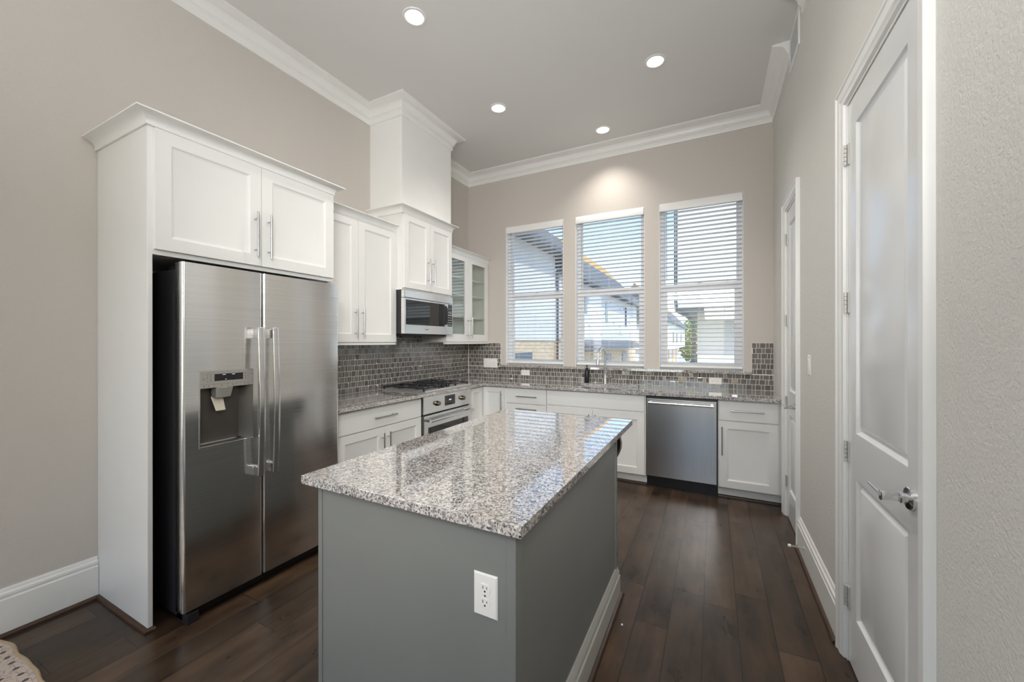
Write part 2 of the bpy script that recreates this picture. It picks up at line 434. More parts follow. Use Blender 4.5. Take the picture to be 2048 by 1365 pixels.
SHAKER = [(0, 0), (0.005, -0.002), (0.008, -0.006), (0.015, -0.008), (0.018, -0.009)]
BAR_R = 0.0055
def bar_handle(F, u, v0, v1, parent, vertical=True, mat='nickel', off=0.034):
    m = MB()
    if vertical:
        m.tube([F(u, v0, off), F(u, v1, off)], BAR_R, 12)
        for q in (v0 + 0.04, v1 - 0.04): m.tube([F(u, q, 0), F(u, q, off)], 0.004, 8)
    else:
        m.tube([F(v0, u, off), F(v1, u, off)], BAR_R, 12)
        for q in (v0 + 0.03, v1 - 0.03): m.tube([F(q, u, 0), F(q, u, off)], 0.004, 8)
    return m.build('handle', mat, parent, smooth=40)

# ------------------------------------------------------------------ the room
struct(MB().box(-0.2, RY - 0.2, -0.2, W + 0.2, 0.16, 0).build('floor', 'floor'))
# ceiling with holes for the recessed cans
LAMPS = [(1.15, -2.41), (1.15, -1.21), (2.584, -1.186), (1.952, -0.360)]
HID = [(2.584, -2.41), (1.15, -5.2), (2.584, -5.2), (1.15, -7.4), (2.584, -7.4)]
def ceiling():
    m = MB(); R = 0.064; cells_x = sorted({-0.2, W + 0.2} | {x + d for x, y in LAMPS + HID for d in (-0.1, 0.1)})
    cells_y = sorted({RY - 0.2, 0.16} | {y + d for x, y in LAMPS + HID for d in (-0.1, 0.1)})
    for i in range(len(cells_x) - 1):
        for j in range(len(cells_y) - 1):
            x0, x1, y0, y1 = cells_x[i], cells_x[i + 1], cells_y[j], cells_y[j + 1]
            hit = [l for l in LAMPS + HID if x0 < l[0] < x1 and y0 < l[1] < y1]
            if not hit: m.add([(x0, y0, CEIL), (x1, y0, CEIL), (x1, y1, CEIL), (x0, y1, CEIL)], [(0, 1, 2, 3)]); continue
            cx, cy = hit[0]; seg = 32; inner = []; outer = []
            for k in range(seg):
                a = 2 * PI * (k + 0.5) / seg; dx, dy = math.cos(a), math.sin(a)
                inner.append((cx + R * dx, cy + R * dy, CEIL))
                t = min(((x1 - cx) / dx if dx > 0 else (x0 - cx) / dx), ((y1 - cy) / dy if dy > 0 else (y0 - cy) / dy))
                outer.append((cx + t * dx, cy + t * dy, CEIL))
            m.rings([outer, inner], True, False, False)
            for (qx, qy) in ((x0, y0), (x1, y0), (x1, y1), (x0, y1)):
                o2 = sorted(outer, key=lambda p: (p[0] - qx) ** 2 + (p[1] - qy) ** 2)[:2]
                m.add([(qx, qy, CEIL), o2[0], o2[1]], [(0, 1, 2)])
    m.box(-0.2, RY - 0.2, CEIL + 0.2, W + 0.2, 0.16, CEIL + 0.24)
    return m.build('ceiling', 'ceiling')
struct(ceiling())
struct(MB().box(-0.15, RY - 0.15, 0, 0, 0.15, CEIL + 0.2).build('wall_left', 'wall'))

# window wall with three openings
WX = [(0.586, 1.379), (1.531, 2.323), (2.476, 3.268)]; WZ0, WZ1 = 1.097, 2.887; WT = 0.15
def wall_back():
    m = MB()
    xs = [0] + [v for a in WX for v in a] + [W]
    for i in range(0, len(xs), 2): m.box(xs[i], 0, WZ0, xs[i + 1], WT, WZ1)
    m.box(0, 0, 0, W, WT, WZ0); m.box(0, 0, WZ1, W, WT, CEIL + 0.2); return m.build('wall_back', 'wall')
struct(wall_back())
# right wall with two door openings
D1 = (-3.04, -2.33, 2.433); D2 = (-1.23, -0.74, 2.433)
def wall_right():
    m = MB(); T = 0.13
    m.box(W, D2[1], 0, W + T, 0.15, CEIL + .2); m.box(W, D1[1], 0, W + T, D2[0], CEIL + .2); m.box(W, RY - .15, 0, W + T, D1[0], CEIL + .2)
    for d in (D1, D2): m.box(W, d[0], d[2], W + T, d[1], CEIL + .2)
    return m.build('wall_right', 'wall_right')
struct(wall_right())
def wall_rear():
    m = MB(); m.box(0, RY - .15, 0, 0.5, RY, CEIL + .2); m.box(3.3, RY - .15, 0, W, RY, CEIL + .2)
    m.box(0.5, RY - .15, 0, 3.3, RY, 0.55); m.box(0.5, RY - .15, 2.95, 3.3, RY, CEIL + .2)
    return m.build('wall_rear', 'wall')
struct(wall_rear())
# boxed chimney chase above the microwave cabinet
CHY0, CHY1, CHX = -1.735, -0.965, 0.41
struct(MB().box(0.0, CHY0, 2.66, CHX, CHY1, CEIL).build('wall_chase', 'trim'))

# crown moulding profile (offset from wall, z)
def crown_prof(h=0.145, p=0.12, top=CEIL):
    pts = [(0, -h), (0.010, -h), (0.014, -h + 0.008), (0.014, -h + 0.045), (0.022, -h + 0.050), (0.022, -h + 0.058), (0.030, -h + 0.062)]
    for k in range(1, 7):
        a = k / 6 * PI / 2; pts.append((0.030 + (p - 0.045 - 0.030) * (1 - math.cos(a)), -h + 0.062 + (h - 0.062 - 0.028) * math.sin(a)))
    pts += [(p - 0.040, -0.024), (p - 0.015, -0.018), (p - 0.004, -0.012), (p, -0.010), (p, 0), (0, 0)]
    return [(o, top + z - 0.0005) for o, z in pts]
CP = crown_prof()
path = [(0, RY), (0, CHY0), (CHX, CHY0), (CHX, CHY1), (0, CHY1), (0, 0), (W, 0), (W, -0.955)]
struct(MB().sweep(path, CP, -1).build('trim_1', 'trim', smooth=35))
struct(MB().sweep([(W, -1.42), (W, RY)], CP, -1).build('trim_2', 'trim', smooth=35))
def base_prof(h, t=0.0175):
    return [(0, 0.0), (t, 0.0), (t, h - 0.052), (t - 0.005, h - 0.046), (t - 0.005, h - 0.040), (t - 0.001, h - 0.036), (t - 0.002, h - 0.024), (t - 0.009, h - 0.016), (t - 0.010, h - 0.006), (t - 0.014, h), (0, h)]
SH = [(0, 0), (0.018, 0), (0.018, 0.006), (0.015, 0.013), (0.009, 0.018), (0, 0.019)]
def shoe(name, path, side): return struct(MB().sweep(path, SH, side).build(name, 'shoe', smooth=40))
struct(MB().sweep([(0, RY), (0, -3.659)], base_prof(0.225), -1).build('baseboard_left', 'trim', smooth=35))
shoe('trim_3', [(0.016, RY), (0.016, -3.659 - 0.0), ], -1)
struct(MB().sweep([(W, D2[0] - 0.072), (W, D1[1] + 0.077)], base_prof(0.215), -1).build('baseboard_right', 'trim', smooth=35))
shoe('trim_4', [(W - 0.016, D2[0] - 0.072), (W - 0.016, D1[1] + 0.077)], -1)
struct(MB().sweep([(W, D1[0] - 0.074), (W, RY)], base_prof(0.215), -1).build('baseboard_right_rear', 'trim', smooth=35))

# ------------------------------------------------------------------ doors
def casing(parent, y0, y1, z1, w=0.07, t=0.025):
    m = MB()
    prof = [(0, 0), (0.004, 0.011), (0.016, 0.014), (0.022, 0.019), (w - 0.016, 0.020), (w - 0.010, t), (w - 0.002, t), (w, t - 0.004), (w, 0)]
    # ring path around the opening: bottom of far jamb, top far, top near, bottom near
    P = [((y1, 0), (1, 0)), ((y1, z1), (1, 1)), ((y0, z1), (-1, 1)), ((y0, 0), (-1, 0))]
    rings = []
    for (y, z), (sy, sz) in P: rings.append([(W - n, y + sy * o, z + sz * o) for o, n in prof])
    m.rings(rings, True, True, True)
    return m.build('door_casing', 'trim', parent, smooth=30)
RAISED = [(0, 0), (0.003, -0.001), (0.008, -0.010), (0.014, -0.014), (0.026, -0.014), (0.036, -0.007), (0.042, -0.005)]
def room_door(name, d, lever_y, lever_dir):
    y0, y1, z1 = d
    t = thing(name, (W, (y0 + y1) / 2, 0)); struct(t)
    casing(t, y0, y1, z1)
    m = MB(); J = 0.012
    m.box(W - 0.001, y1 - J, 0, W + 0.128, y1 - 0.0005, z1); m.box(W - 0.001, y0 + 0.0005, 0, W + 0.128, y0 + J, z1); m.box(W - 0.001, y0 + J, z1 - J, W + 0.128, y1 - J, z1 - 0.0005)
    m.box(W + 0.042, y1 - J - 0.012, 0, W + 0.075, y1 - J, z1 - J); m.box(W + 0.042, y0 + J, 0, W + 0.075, y0 + J + 0.012, z1 - J)
    m.build('door_jamb', 'trim', t, bevel=0.001)
    w = (y1 - y0) - 2 * J - 0.006; yy = y0 + J + 0.003; h = z1 - J - 0.012
    st = 0.095 if w > 0.6 else 0.085
    F = RWo(W + 0.040, yy, 0.009)
    leaf = MB().door(F, w, h, 0.036, [(st, 0.225, w - st, 0.815), (st, 1.0, w - st, h - 0.115)], RAISED).build('door_leaf', 'door', t, smooth=25)
    for i, z in enumerate((0.285, 0.915, 1.562, 2.205)):
        b = MB(); b.box(W + 0.003, y1 - J - 0.001, z - 0.045, W + 0.004 + 0.001, y1 - J + 0.012, z + 0.045)
        b.box(W - 0.001, y1 - J - 0.022, z - 0.045, W + 0.0035, y1 - J + 0.010, z + 0.045)
        for k in range(5): b.lathe([(0.0065, 0.001), (0.0065, 0.017)], (W - 0.006, y1 - J - 0.002, z - 0.045 + k * 0.018), seg=14)
        b.build('hinge', 'hinge', t, smooth=40)
    # lever handle
    hx = W + 0.004; zc = 0.925
    m = MB().lathe([(0.034, 0.0), (0.034, 0.007), (0.031, 0.010), (0.014, 0.011), (0.013, 0.020)], (hx, lever_y, zc), '-x', seg=32)
    m.lathe([(0.013, 0.018), (0.0165, 0.020), (0.0165, 0.026), (0.013, 0.028)], (hx, lever_y, zc), '-x', seg=24)
    m.lathe([(0.012, 0.062), (0.016, 0.063), (0.016, 0.071), (0.013, 0.073)], (hx, lever_y, zc), '-x', seg=24)
    ex = hx - 0.068
    m.tube([(ex, lever_y, zc), (ex, lever_y + lever_dir * 0.03, zc + 0.002), (ex, lever_y + lever_dir * 0.11, zc + 0.003)], 0.0045, 12)
    hd = m.build('door_handle', 'chrome', t, smooth=35)
    MB().lathe([(0.0135, 0.0265), (0.0135, 0.064)], (hx, lever_y, zc), '-x', seg=24).build('handle_neck', 'acrylic', hd, smooth=40)
    MB().box(W + 0.128, y0 + .001, 0, W + 0.13, y1 - .001, z1 - .001).build('backing', 'shadow', t)
    return t
room_door('door_1', D1, -2.955, 1)
room_door('door_2', D2, -1.15, 1)

# door stop on the baseboard
t = thing('door_stop', (W - 0.016, -1.52, 0.10), 'small beige spring door stop on the right baseboard', 'door stop')
m = MB(); pts = []
for k in range(121):
    a = k / 120 * 2 * PI * 14; xx = W - 0.022 - k / 120 * 0.062
    pts.append((xx, -1.52 + 0.0055 * math.cos(a), 0.10 + 0.0055 * math.sin(a)))
m.tube(pts, 0.0011, 6); m.lathe([(0.011, 0), (0.011, 0.003), (0.006, 0.006)], (W - 0.016, -1.52, 0.10), '-x', seg=18)
m.build('spring', 'hinge', t, smooth=40)
MB().lathe([(0.007, 0), (0.010, 0.003), (0.010, 0.014), (0.007, 0.017)], (W - 0.084, -1.52, 0.10), '-x', seg=18).build('bumper', 'plate', t, smooth=40)

# ------------------------------------------------------------------ windows and blinds
for i, (x0, x1) in enumerate(WX):
    t = thing('window_%d' % (i + 1), ((x0 + x1) / 2, 0.1, WZ0)); struct(t)
    m = MB(); fw = 0.042; ya, yb = 0.085, 0.148; zr = 1.975
    m.box(x0, ya, WZ0, x0 + fw, yb, WZ1); m.box(x1 - fw, ya, WZ0, x1, yb, WZ1)
    m.box(x0 + fw, ya, WZ0, x1 - fw, yb, WZ0 + 0.035); m.box(x0 + fw, ya, WZ1 - 0.04, x1 - fw, yb, WZ1)
    m.build('window_frame', 'vinyl', t, bevel=0.002)
    l = MB(); l.box(x0 + .0002, 0.0, WZ0, x0 + .004, ya, WZ1); l.box(x1 - .004, 0.0, WZ0, x1 - .0002, ya, WZ1); l.box(x0 + .004, 0.0, WZ1 - .004, x1 - .004, ya, WZ1 - .0002)
    l.build('jamb_liner', 'vinyl', t)
    s = MB(); sw = 0.032; a0, a1 = x0 + fw, x1 - fw; z0 = WZ0 + 0.035; z1 = zr + 0.042
    s.box(a0, 0.095, z0, a0 + sw, 0.118, z1); s.box(a1 - sw, 0.095, z0, a1, 0.118, z1)
    s.box(a0 + sw, 0.095, z0, a1 - sw, 0.118, z0 + 0.03); s.box(a0 + sw, 0.095, z1 - 0.078, a1 - sw, 0.118, z1)
    s.box((a0 + a1) / 2 - 0.02, 0.088, z1, (a0 + a1) / 2 + 0.02, 0.112, z1 + 0.008)
    sh = s.build('lower_sash', 'vinyl', t, bevel=0.002)
    MB().box(a0 + sw, 0.105, z0 + 0.03, a1 - sw, 0.109, z1 - 0.078).build('pane', 'glass', sh)
    s = MB(); sw = 0.012; z0 = zr - 0.015; z1 = WZ1 - 0.04
    s.box(a0, 0.121, z0, a0 + sw, 0.142, z1); s.box(a1 - sw, 0.121, z0, a1, 0.142, z1)
    s.box(a0 + sw, 0.121, z0, a1 - sw, 0.142, z0 + 0.045); s.box(a0 + sw, 0.121, z1 - 0.012, a1 - sw, 0.142, z1)
    sh = s.build('upper_sash', 'vinyl', t, bevel=0.002)
    MB().box(a0 + sw, 0.130, z0 + 0.045, a1 - sw, 0.134, z1 - 0.012).build('pane', 'glass', sh)
    # blind
    b = thing('window_blind', ((x0 + x1) / 2, 0.035, WZ0 + .01),
              ['white horizontal slat blind in the left window, nearest the glass-door cabinet', 'white horizontal slat blind in the middle window behind the faucet', 'white horizontal slat blind in the right window, widest in the view'][i], 'blind', 'slat blinds in the three windows')
    bx0, bx1 = x0 + 0.009, x1 - 0.009
    m = MB().sweep([(bx0 - 0.002, 0.0), (bx1 + 0.002, 0.0)], [(0.0, 2.802), (0.006, 2.806), (0.009, 2.818), (0.009, 2.866), (0.005, 2.880), (0, 2.884), (-0.004, 2.884), (-0.004, 2.802)], -1)
    m.box(bx0, 0.008, 2.83, bx1, 0.060, 2.875)
    m.build('headrail', 'blind', b, smooth=30)
    m = MB(); N = 37; za, zb = 1.172, 2.785; zz = [za + (zb - za) * k / (N - 1) for k in range(N)]
    for z in zz:
        prof = []
        for k in range(5):
            u = -1 + k / 2; prof.append((0.035 + u * 0.0245, z + 0.0022 * (1 - u * u) - u * 0.0030))
        ring = [(y, q) for y, q in prof] + [(y, q - 0.0026) for y, q in reversed(prof)]
        m.rings([[(bx0 + .002, y, q) for y, q in ring], [(bx1 - .002, y, q) for y, q in ring]], True, True, True)
    m.build('slats', 'slat', b, smooth=40)
    MB().box(bx0, 0.012, 1.118, bx1, 0.058, 1.138).build('bottom_rail', 'blind', b, bevel=0.003)
    m = MB()
    for fx in (0.20, 0.5, 0.80):
        xx = bx0 + fx * (bx1 - bx0)
        for yy in (0.0095, 0.0605): m.box(xx - .0008, yy - .0005, 1.13, xx + .0008, yy + .0005, 2.84)
    m.build('ladder_cord', 'blind', b)
    MB().tube([(x0 + 0.075, 0.003, 2.80), (x0 + 0.076, 0.003, 2.05)], 0.0035, 8).build('tilt_wand', 'panelgrey', b, smooth=40)
# granite window stool running under all three windows
tag(MB().box(0.513, -0.042, 1.066, 3.336, -0.0005, 1.0965).build('stone_window_ledge', 'granite', bevel=0.003), 'long narrow speckled granite ledge under the three windows', 'window ledge')

# ------------------------------------------------------------------ tiled backsplash
def tiles(m, F, u0, u1, v0, v1, row0=0):
    RH = 0.0514; PER = 0.078; g = 0.0036; r = row0; v = v0
    while v < v1 - 0.004:
        ve = min(v + RH, v1); off = (r % 2) * PER * 0.5 + (r % 3) * 0.006
        u = u0 - PER - off
        k = 0
        while u < u1:
            w = PER * (0.655 if k % 2 == 0 else 0.345)
            a, b = max(u, u0) + g / 2, min(u + w, u1) - g / 2
            if b - a > 0.004:
                c0, c1 = v + g / 2, ve - g / 2; tl = [random.gauss(0, 0.0012) for _ in range(2)]
                ch = 0.0012; base = 0.0062; top = 0.0078
                def n(uu, vv): return top + tl[0] * (uu - (a + b) / 2) / 0.05 + tl[1] * (vv - (c0 + c1) / 2) / 0.05
                O = [(a, c0), (b, c0), (b, c1), (a, c1)]; I = [(a + ch, c0 + ch), (b - ch, c0 + ch), (b - ch, c1 - ch), (a + ch, c1 - ch)]
                vs = [F(x, y, base) for x, y in O] + [F(x, y, n(x, y) - 0.0006) for x, y in O] + [F(x, y, n(x, y)) for x, y in I]
                m.add(vs, [(0, 1, 5, 4), (1, 2, 6, 5), (2, 3, 7, 6), (3, 0, 4, 7), (4, 5, 9, 8), (5, 6, 10, 9), (6, 7, 11, 10), (7, 4, 8, 11), (8, 9, 10, 11)], 0.02 + random.random() * 0.98)
            u += w; k += 1
        v += RH; r += 1
CT = 0.915
bsp = thing('tile_backsplash', (0.0, -1.3, CT), 'brown-grey glass mosaic backsplash on the left wall behind the cooktop', 'backsplash', 'mosaic backsplashes')
MB().box(0.0005, -2.63, CT + .0005, 0.0065, -0.0, 1.378).box(0.0005, CHY0, 1.378, 0.0065, CHY1, 1.50).build('grout', 'grout', bsp)
m = MB(); F = LWo(0, 0, 0); tiles(m, F, -2.63, -0.012, CT + 0.001, 1.378); tiles(m, F, CHY0 + 0.002, CHY1 - .002, 1.378, 1.50, 9)
m.build('tiles', 'tile', bsp, weld=False)
bsp = thing('tile_backsplash', (1.76, 0.0, CT), 'brown-grey glass mosaic backsplash on the window wall below the windows', 'backsplash', 'mosaic backsplashes')
MB().box(0.0065, -0.0065, CT + .0005, W - .0005, -0.0005, 1.065).box(0.0065, -0.0065, 1.065, 0.512, -0.0005, 1.378).box(3.337, -0.0065, 1.065, W - .0005, -0.0005, 1.378).build('grout', 'grout', bsp)
m = MB(); F = BWo(0, 0, 0)
tiles(m, F, 0.012, W - .002, CT + 0.001, CT + 0.001 + 0.0514 * 2); tiles(m, F, 0.012, W - .002, CT + 0.001 + 0.0514 * 2, 1.065, 2)
tiles(m, F, 0.012, 0.511, 1.0702, 1.378, 3); tiles(m, F, 3.338, W - .002, 1.0702, 1.378, 3)
m.build('tiles', 'tile', bsp, weld=False)

# ------------------------------------------------------------------ wall cabinets
def cab_crown(path, side, z0, h=0.058, p=0.062):
    pts = [(0, z0), (0.010, z0), (0.012, z0 + 0.006), (0.010, z0 + 0.011)]
    for k in range(1, 6):
        a = k / 5 * PI / 2; pts.append((0.010 + (p - 0.018) * (1 - math.cos(a)), z0 + 0.011 + (h - 0.020) * math.sin(a)))
    pts += [(p, z0 + h - 0.006), (p, z0 + h), (0, z0 + h)]
    return MB().sweep(path, pts, side)
def left_doors(parent, x, ys, z0, z1, hz, st=0.062, thick=0.02, name='door', hmat='nickel', hoff=0.035):
    """pair of doors on a left-wall cabinet; ys=(y0,split,y1); handle z range hz"""
    for k, (a, b) in enumerate(((ys[0], ys[1] - 0.0015), (ys[1] + 0.0015, ys[2]))):
        F = LWo(x, a, z0); w, h = b - a, z1 - z0
        d = MB().door(F, w, h, thick, [(st, st, w - st, h - st)], SHAKER).build(name, 'cab', parent, smooth=20)
        hu = (w - hoff) if k == 0 else hoff
        G = LWo(x + thick, a, 0)
        bar_handle(G, hu, hz[0], hz[1], d, mat=hmat)

# refrigerator enclosure
FX = 0.585
t = thing('refrigerator_cabinet', (0.3, -3.15, 0), 'tall white cabinet surround with two doors above the refrigerator', 'cabinet')
m = MB(); m.box(0.001, -3.657, 0.0005, FX, -3.637, 2.437)
m.build('side_panel', 'cab', t, bevel=0.0015)
MB().box(0.001, -2.650, 0.0005, 0.56, -2.632, 1.82).build('side_panel', 'cab', t, bevel=0.0015)
MB().box(0.001, -3.637, 1.82, FX, -2.630, 2.437).build('cabinet_box', 'cab', t, bevel=0.001)
left_doors(t, FX, (-3.633, -3.133, -2.634), 1.845, 2.432, (1.895, 2.155), hoff=0.037)
cab_crown([(0.001, -3.657), (FX + 0.004, -3.657), (FX + 0.004, -2.630), (0.001, -2.630)], -1, 2.437).build('crown_trim', 'trim', t, smooth=35)
shoe('trim_5', [(0.020, -3.657), (FX, -3.657), (FX, -3.63)], -1)

# upper cabinet beside the fridge
t = thing('wall_cabinet', (0.16, -2.18, 1.37), 'tall two-door white wall cabinet between the refrigerator and the microwave', 'cabinet', 'white wall cabinets')
MB().box(0.001, -2.6295, 1.385, 0.32, CHY0 - .001, 2.43).build('cabinet_box', 'cab', t)
MB().box(0.30, -2.6295, 1.366, 0.335, CHY0 - .001, 1.385).build('light_rail', 'cab', t, bevel=0.003)
left_doors(t, 0.32, (-2.626, -2.182, CHY0 - .004), 1.392, 2.428, (1.425, 1.680), st=0.066, hoff=0.036)
cab_crown([(0.324, -2.566), (0.324, CHY0 - .001)], -1, 2.43, 0.055, 0.058).build('crown_trim', 'trim', t, smooth=35)

# cabinet over the microwave
t = thing('wall_cabinet', (0.2, -1.35, 1.885), 'short deeper white cabinet with two doors directly over the microwave', 'cabinet', 'white wall cabinets')
MB().box(0.001, CHY0, 1.885, CHX, CHY1, 2.602).box(0.001, CHY0, 2.602, CHX - 0.01, CHY1, 2.659).build('cabinet_box', 'cab', t, bevel=0.001)
left_doors(t, CHX, (CHY0 + .012, -1.35, CHY1 - .012), 1.905, 2.600, (1.972, 2.232), hoff=0.035, st=0.058)
cab_crown([(0.001, CHY0), (CHX + 0.004, CHY0), (CHX + 0.004, CHY1), (0.001, CHY1)], -1, 2.602, 0.068, 0.062).build('crown_trim', 'trim', t, smooth=35)

# glass-door cabinet in the corner
t = thing('wall_cabinet', (0.16, -0.5, 1.37), 'white corner wall cabinet with two glass doors and inside shelves', 'cabinet', 'white wall cabinets')
GY0, GY1 = CHY1 + .001, -0.004
m = MB(); m.box(0.001, GY0, 1.392, 0.32, GY0 + .016, 2.43); m.box(0.001, GY1 - .045, 1.392, 0.32, GY1, 2.43)
m.box(0.001, GY0 + .016, 2.412, 0.32, GY1 - .045, 2.43); m.box(0.001, GY0 + .016, 1.392, 0.32, GY1 - .045, 1.41); m.box(0.001, GY0 + .016, 1.41, 0.01, GY1 - .045, 2.412)
m.box(0.30, -0.52, 1.41, 0.32, -0.488, 2.412)
m.build('cabinet_box', 'cab', t)
MB().box(0.30, GY0, 1.366, 0.335, GY1, 1.392).build('light_rail', 'cab', t, bevel=0.003)
for z in (1.685, 1.955, 2.16): MB().box(0.011, GY0 + .017, z, 0.285, GY1 - .046, z + .016).build('shelf', 'cab', t)
for k, (a, b) in enumerate(((GY0 + .003, -0.5055), (-0.5025, -0.045))):
    w, h, z0 = b - a, 2.428 - 1.394, 1.394; F = LWo(0.32, a, z0); st = 0.075
    d = MB().door(F, w, h, 0.02, [(st, 0.09, w - st, h - 0.07)], None).build('door', 'cab', t, bevel=0.001)
    MB().box(0.327, a + st, z0 + 0.09, 0.331, b - st, z0 + h - 0.07).build('pane', 'cabglass', d)
    bar_handle(LWo(0.34, a, 0), (w - 0.035) if k == 0 else 0.035, 1.435, 1.690, d)
cab_crown([(0.324, GY0), (0.324, -0.0045)], -1, 2.43, 0.055, 0.058).build('crown_trim', 'trim', t, smooth=35)

# ------------------------------------------------------------------ microwave
MY0, MY1 = CHY0 + 0.002, CHY1 - 0.002
t = thing('microwave', (0.2, -1.35, 1.47), 'stainless over-range microwave with black glass door under the short cabinet', 'microwave')
m = MB().box(0.012, MY0, 1.470, 0.395, MY1, 1.883); m.box(0.10, MY0 + .03, 1.455, 0.36, MY1 - .03, 1.471)
m.build('body', 'dark', t, bevel=0.002)
MB().box(0.395, MY0, 1.812, 0.436, MY1, 1.883).build('vent_strip', 'steelb', t, bevel=0.004)
m = MB(); F = LWo(0.397, MY0, 1.472); DW = 0.655; m.door(F, DW, 0.336, 0.036, [(0.020, 0.085, DW - 0.025, 0.322)], [(0, 0), (0.004, -0.004)])
dd = m.build('door', 'steelb', t, bevel=0.0)
MB().box(0.427, MY0 + 0.025, 1.561, 0.4335, MY0 + DW - 0.03, 1.790).build('door_glass', 'blackglass', dd, bevel=0.001)
hm = MB(); hy = MY0 + DW - 0.055
hm.rings([[(0.434 + dx, hy + dy, z) for dx, dy in ((0, -.012), (0, .030), (.034 * q + .006, .030), (.040 * q + .006, .010), (.034 * q + .006, -.012))] for z, q in ((1.575, .55), (1.62, .9), (1.675, 1), (1.73, .9), (1.775, .55))], True, True, True)
hm.build('handle', 'black', dd, smooth=50)
m = MB(); m.box(0.397, MY0 + DW + .002, 1.472, 0.433, MY1, 1.808); cpn = m.build('control_panel', 'steelb', t, bevel=0.003)
m = MB().box(0.4325, MY0 + DW + .018, 1.56, 0.4345, MY1 - .012, 1.80).build('keypad', 'blackglass', cpn)
for r in range(6):
    for c in range(3): MB().box(0.4344, MY0 + DW + .028 + c * .022, 1.575 + r * .026, 0.4349, MY0 + DW + .042 + c * .022, 1.580 + r * .026).build('key', 'plate', cpn)
m2 = MB()
for k in range(5): m2.box(0.4328, MY0 + .30 + k * .011, 1.512, 0.4333, MY0 + .308 + k * .011, 1.519)
m2.build('badge', 'dark', dd)

# ------------------------------------------------------------------ refrigerator
RX = 0.714; R0, RS, R1 = -3.572, -3.189, -2.680; RB, RT = 0.072, 1.785
t = thing('refrigerator', (0.36, -3.13, 0), 'stainless side-by-side refrigerator with ice and water dispenser in white surround', 'refrigerator')
MB().box(0.04, R0 + .004, 0.045, 0.640, R1 - .004, 1.755).build('body', 'dark', t, bevel=0.004)
for yy in (R0 + .01, R1 - .10): MB().box(0.56, yy, 1.7555, 0.69, yy + .09, 1.775).build('hinge_cover', 'black', t, bevel=0.004)
m = MB(); m.box(0.60, R0 + .02, 0.012, 0.665, R1 - .02, 0.070); m.build('kick_grille', 'black', t, bevel=0.003)
for yy in (R0 + .02, R1 - .09):
    m = MB(); m.rings([[(0.60, yy, 0.0005), (0.60, yy + .07, 0.0005), (0.60, yy + .07, 0.055), (0.60, yy, 0.055)], [(0.705, yy, 0.0005), (0.705, yy + .055, 0.0005), (0.71, yy + .05, 0.055), (0.71, yy, 0.055)]], True, True, True)
    m.build('foot', 'dark', t, bevel=0.005)
def fridge_door(y0, y1, name, hole=None):
    m = MB(); x0, x1 = 0.645, RX; segs = 10
    # front with slightly rounded vertical edges
    def prof(z):
        pts = [(x0, y0)]; r = 0.014
        for k in range(5): a = PI - k / 4 * PI / 2; pts.append((x1 - r + r * math.sin(k / 4 * PI / 2), y0 + r - r * math.cos(k / 4 * PI / 2)))
        for k in range(5): pts.append((x1 - r + r * math.cos(k / 4 * PI / 2), y1 - r + r * math.sin(k / 4 * PI / 2)))
        pts.append((x0, y1)); return [(x, y, z) for x, y in pts]
    if not hole:
        m.rings([prof(RB), prof(RT)], True, True, True)
    else:
        hy0, hy1, hz0, hz1 = hole
        rr = [prof(RB), prof(hz0), prof(hz1), prof(RT)]
        m.rings(rr[0:2], True, True, False); m.rings(rr[2:4], True, False, True)
        n = len(rr[0])
        for j in range(n):
            k = (j + 1) % n
            if j == 5: continue       # flat front face between the rounded edges
            m.add([rr[1][j], rr[1][k], rr[2][k], rr[2][j]], [(0, 1, 2, 3)])
        a, b = rr[1][5], rr[1][6]
        for (u0, u1) in ((a[1], hy0), (hy1, b[1])): m.add([(x1, u0, hz0), (x1, u1, hz0), (x1, u1, hz1), (x1, u0, hz1)], [(0, 1, 2, 3)])
    return m.build(name, 'steel', t, smooth=35)
HO = (-3.503, -3.243, 0.857, 1.246)
d1 = fridge_door(R0, RS - .003, 'freezer_door', HO)
d2 = fridge_door(RS + .003, R1, 'door')
# dispenser recess
m = MB(); y0, y1, z0, z1 = HO; zp = 1.158; bx = 0.652
m.add([(RX, y0, z0), (RX, y1, z0), (RX, y1, zp), (RX, y0, zp), (bx, y0 + .012, z0 + .012), (bx, y1 - .045, z0 + .012), (bx, y1 - .045, zp), (bx, y0 + .012, zp)],
      [(0, 3, 7, 4), (1, 5, 6, 2), (4, 7, 6, 5), (3, 2, 6, 7)])
disp = m.build('dispenser_recess', 'recess', t)
m = MB().box(bx - 0.006, y0 + .001, z0 - .0005, RX + 0.003, y1 - .001, z0 + 0.008)
m.build('drip_tray', 'steel', disp, bevel=0.002)
m = MB(); tw = 0.004
m.box(RX - .001, y0, z0, RX + .003, y0 + tw, z1); m.box(RX - .001, y1 - tw, z0, RX + .003, y1, z1); m.box(RX - .001, y0 + tw, z1 - tw, RX + .003, y1 - tw, z1)
m.build('dispenser_trim', 'steelb', disp)
pn = MB().box(RX - 0.012, y0 + tw, zp, RX + .002, y1 - tw, z1 - tw).build('control_panel', 'panelgrey', t, bevel=0.001)
MB().box(RX + .0018, y0 + .068, zp + .034, RX + .0028, y1 - .055, z1 - .018).build('display', 'blackglass', pn)
for (a, b, c, d) in ((.105, .120, .064, .066), (.150, .165, .064, .066), (.118, .124, .039, .041)): MB().box(RX + .0027, y0 + a, zp + c, RX + .0031, y0 + b, zp + d).build('indicator_light', 'display', pn)
m = MB()
def ln(a, b, c, d): m.box(RX + .0018, y0 + a, zp + c, RX + .0022, y0 + b, zp + d)
ln(.034, .068, .031, .0318); ln(.034, .068, .0705, .0713); ln(.034, .0348, .031, .0713); ln(.034, .068, .051, .0518)
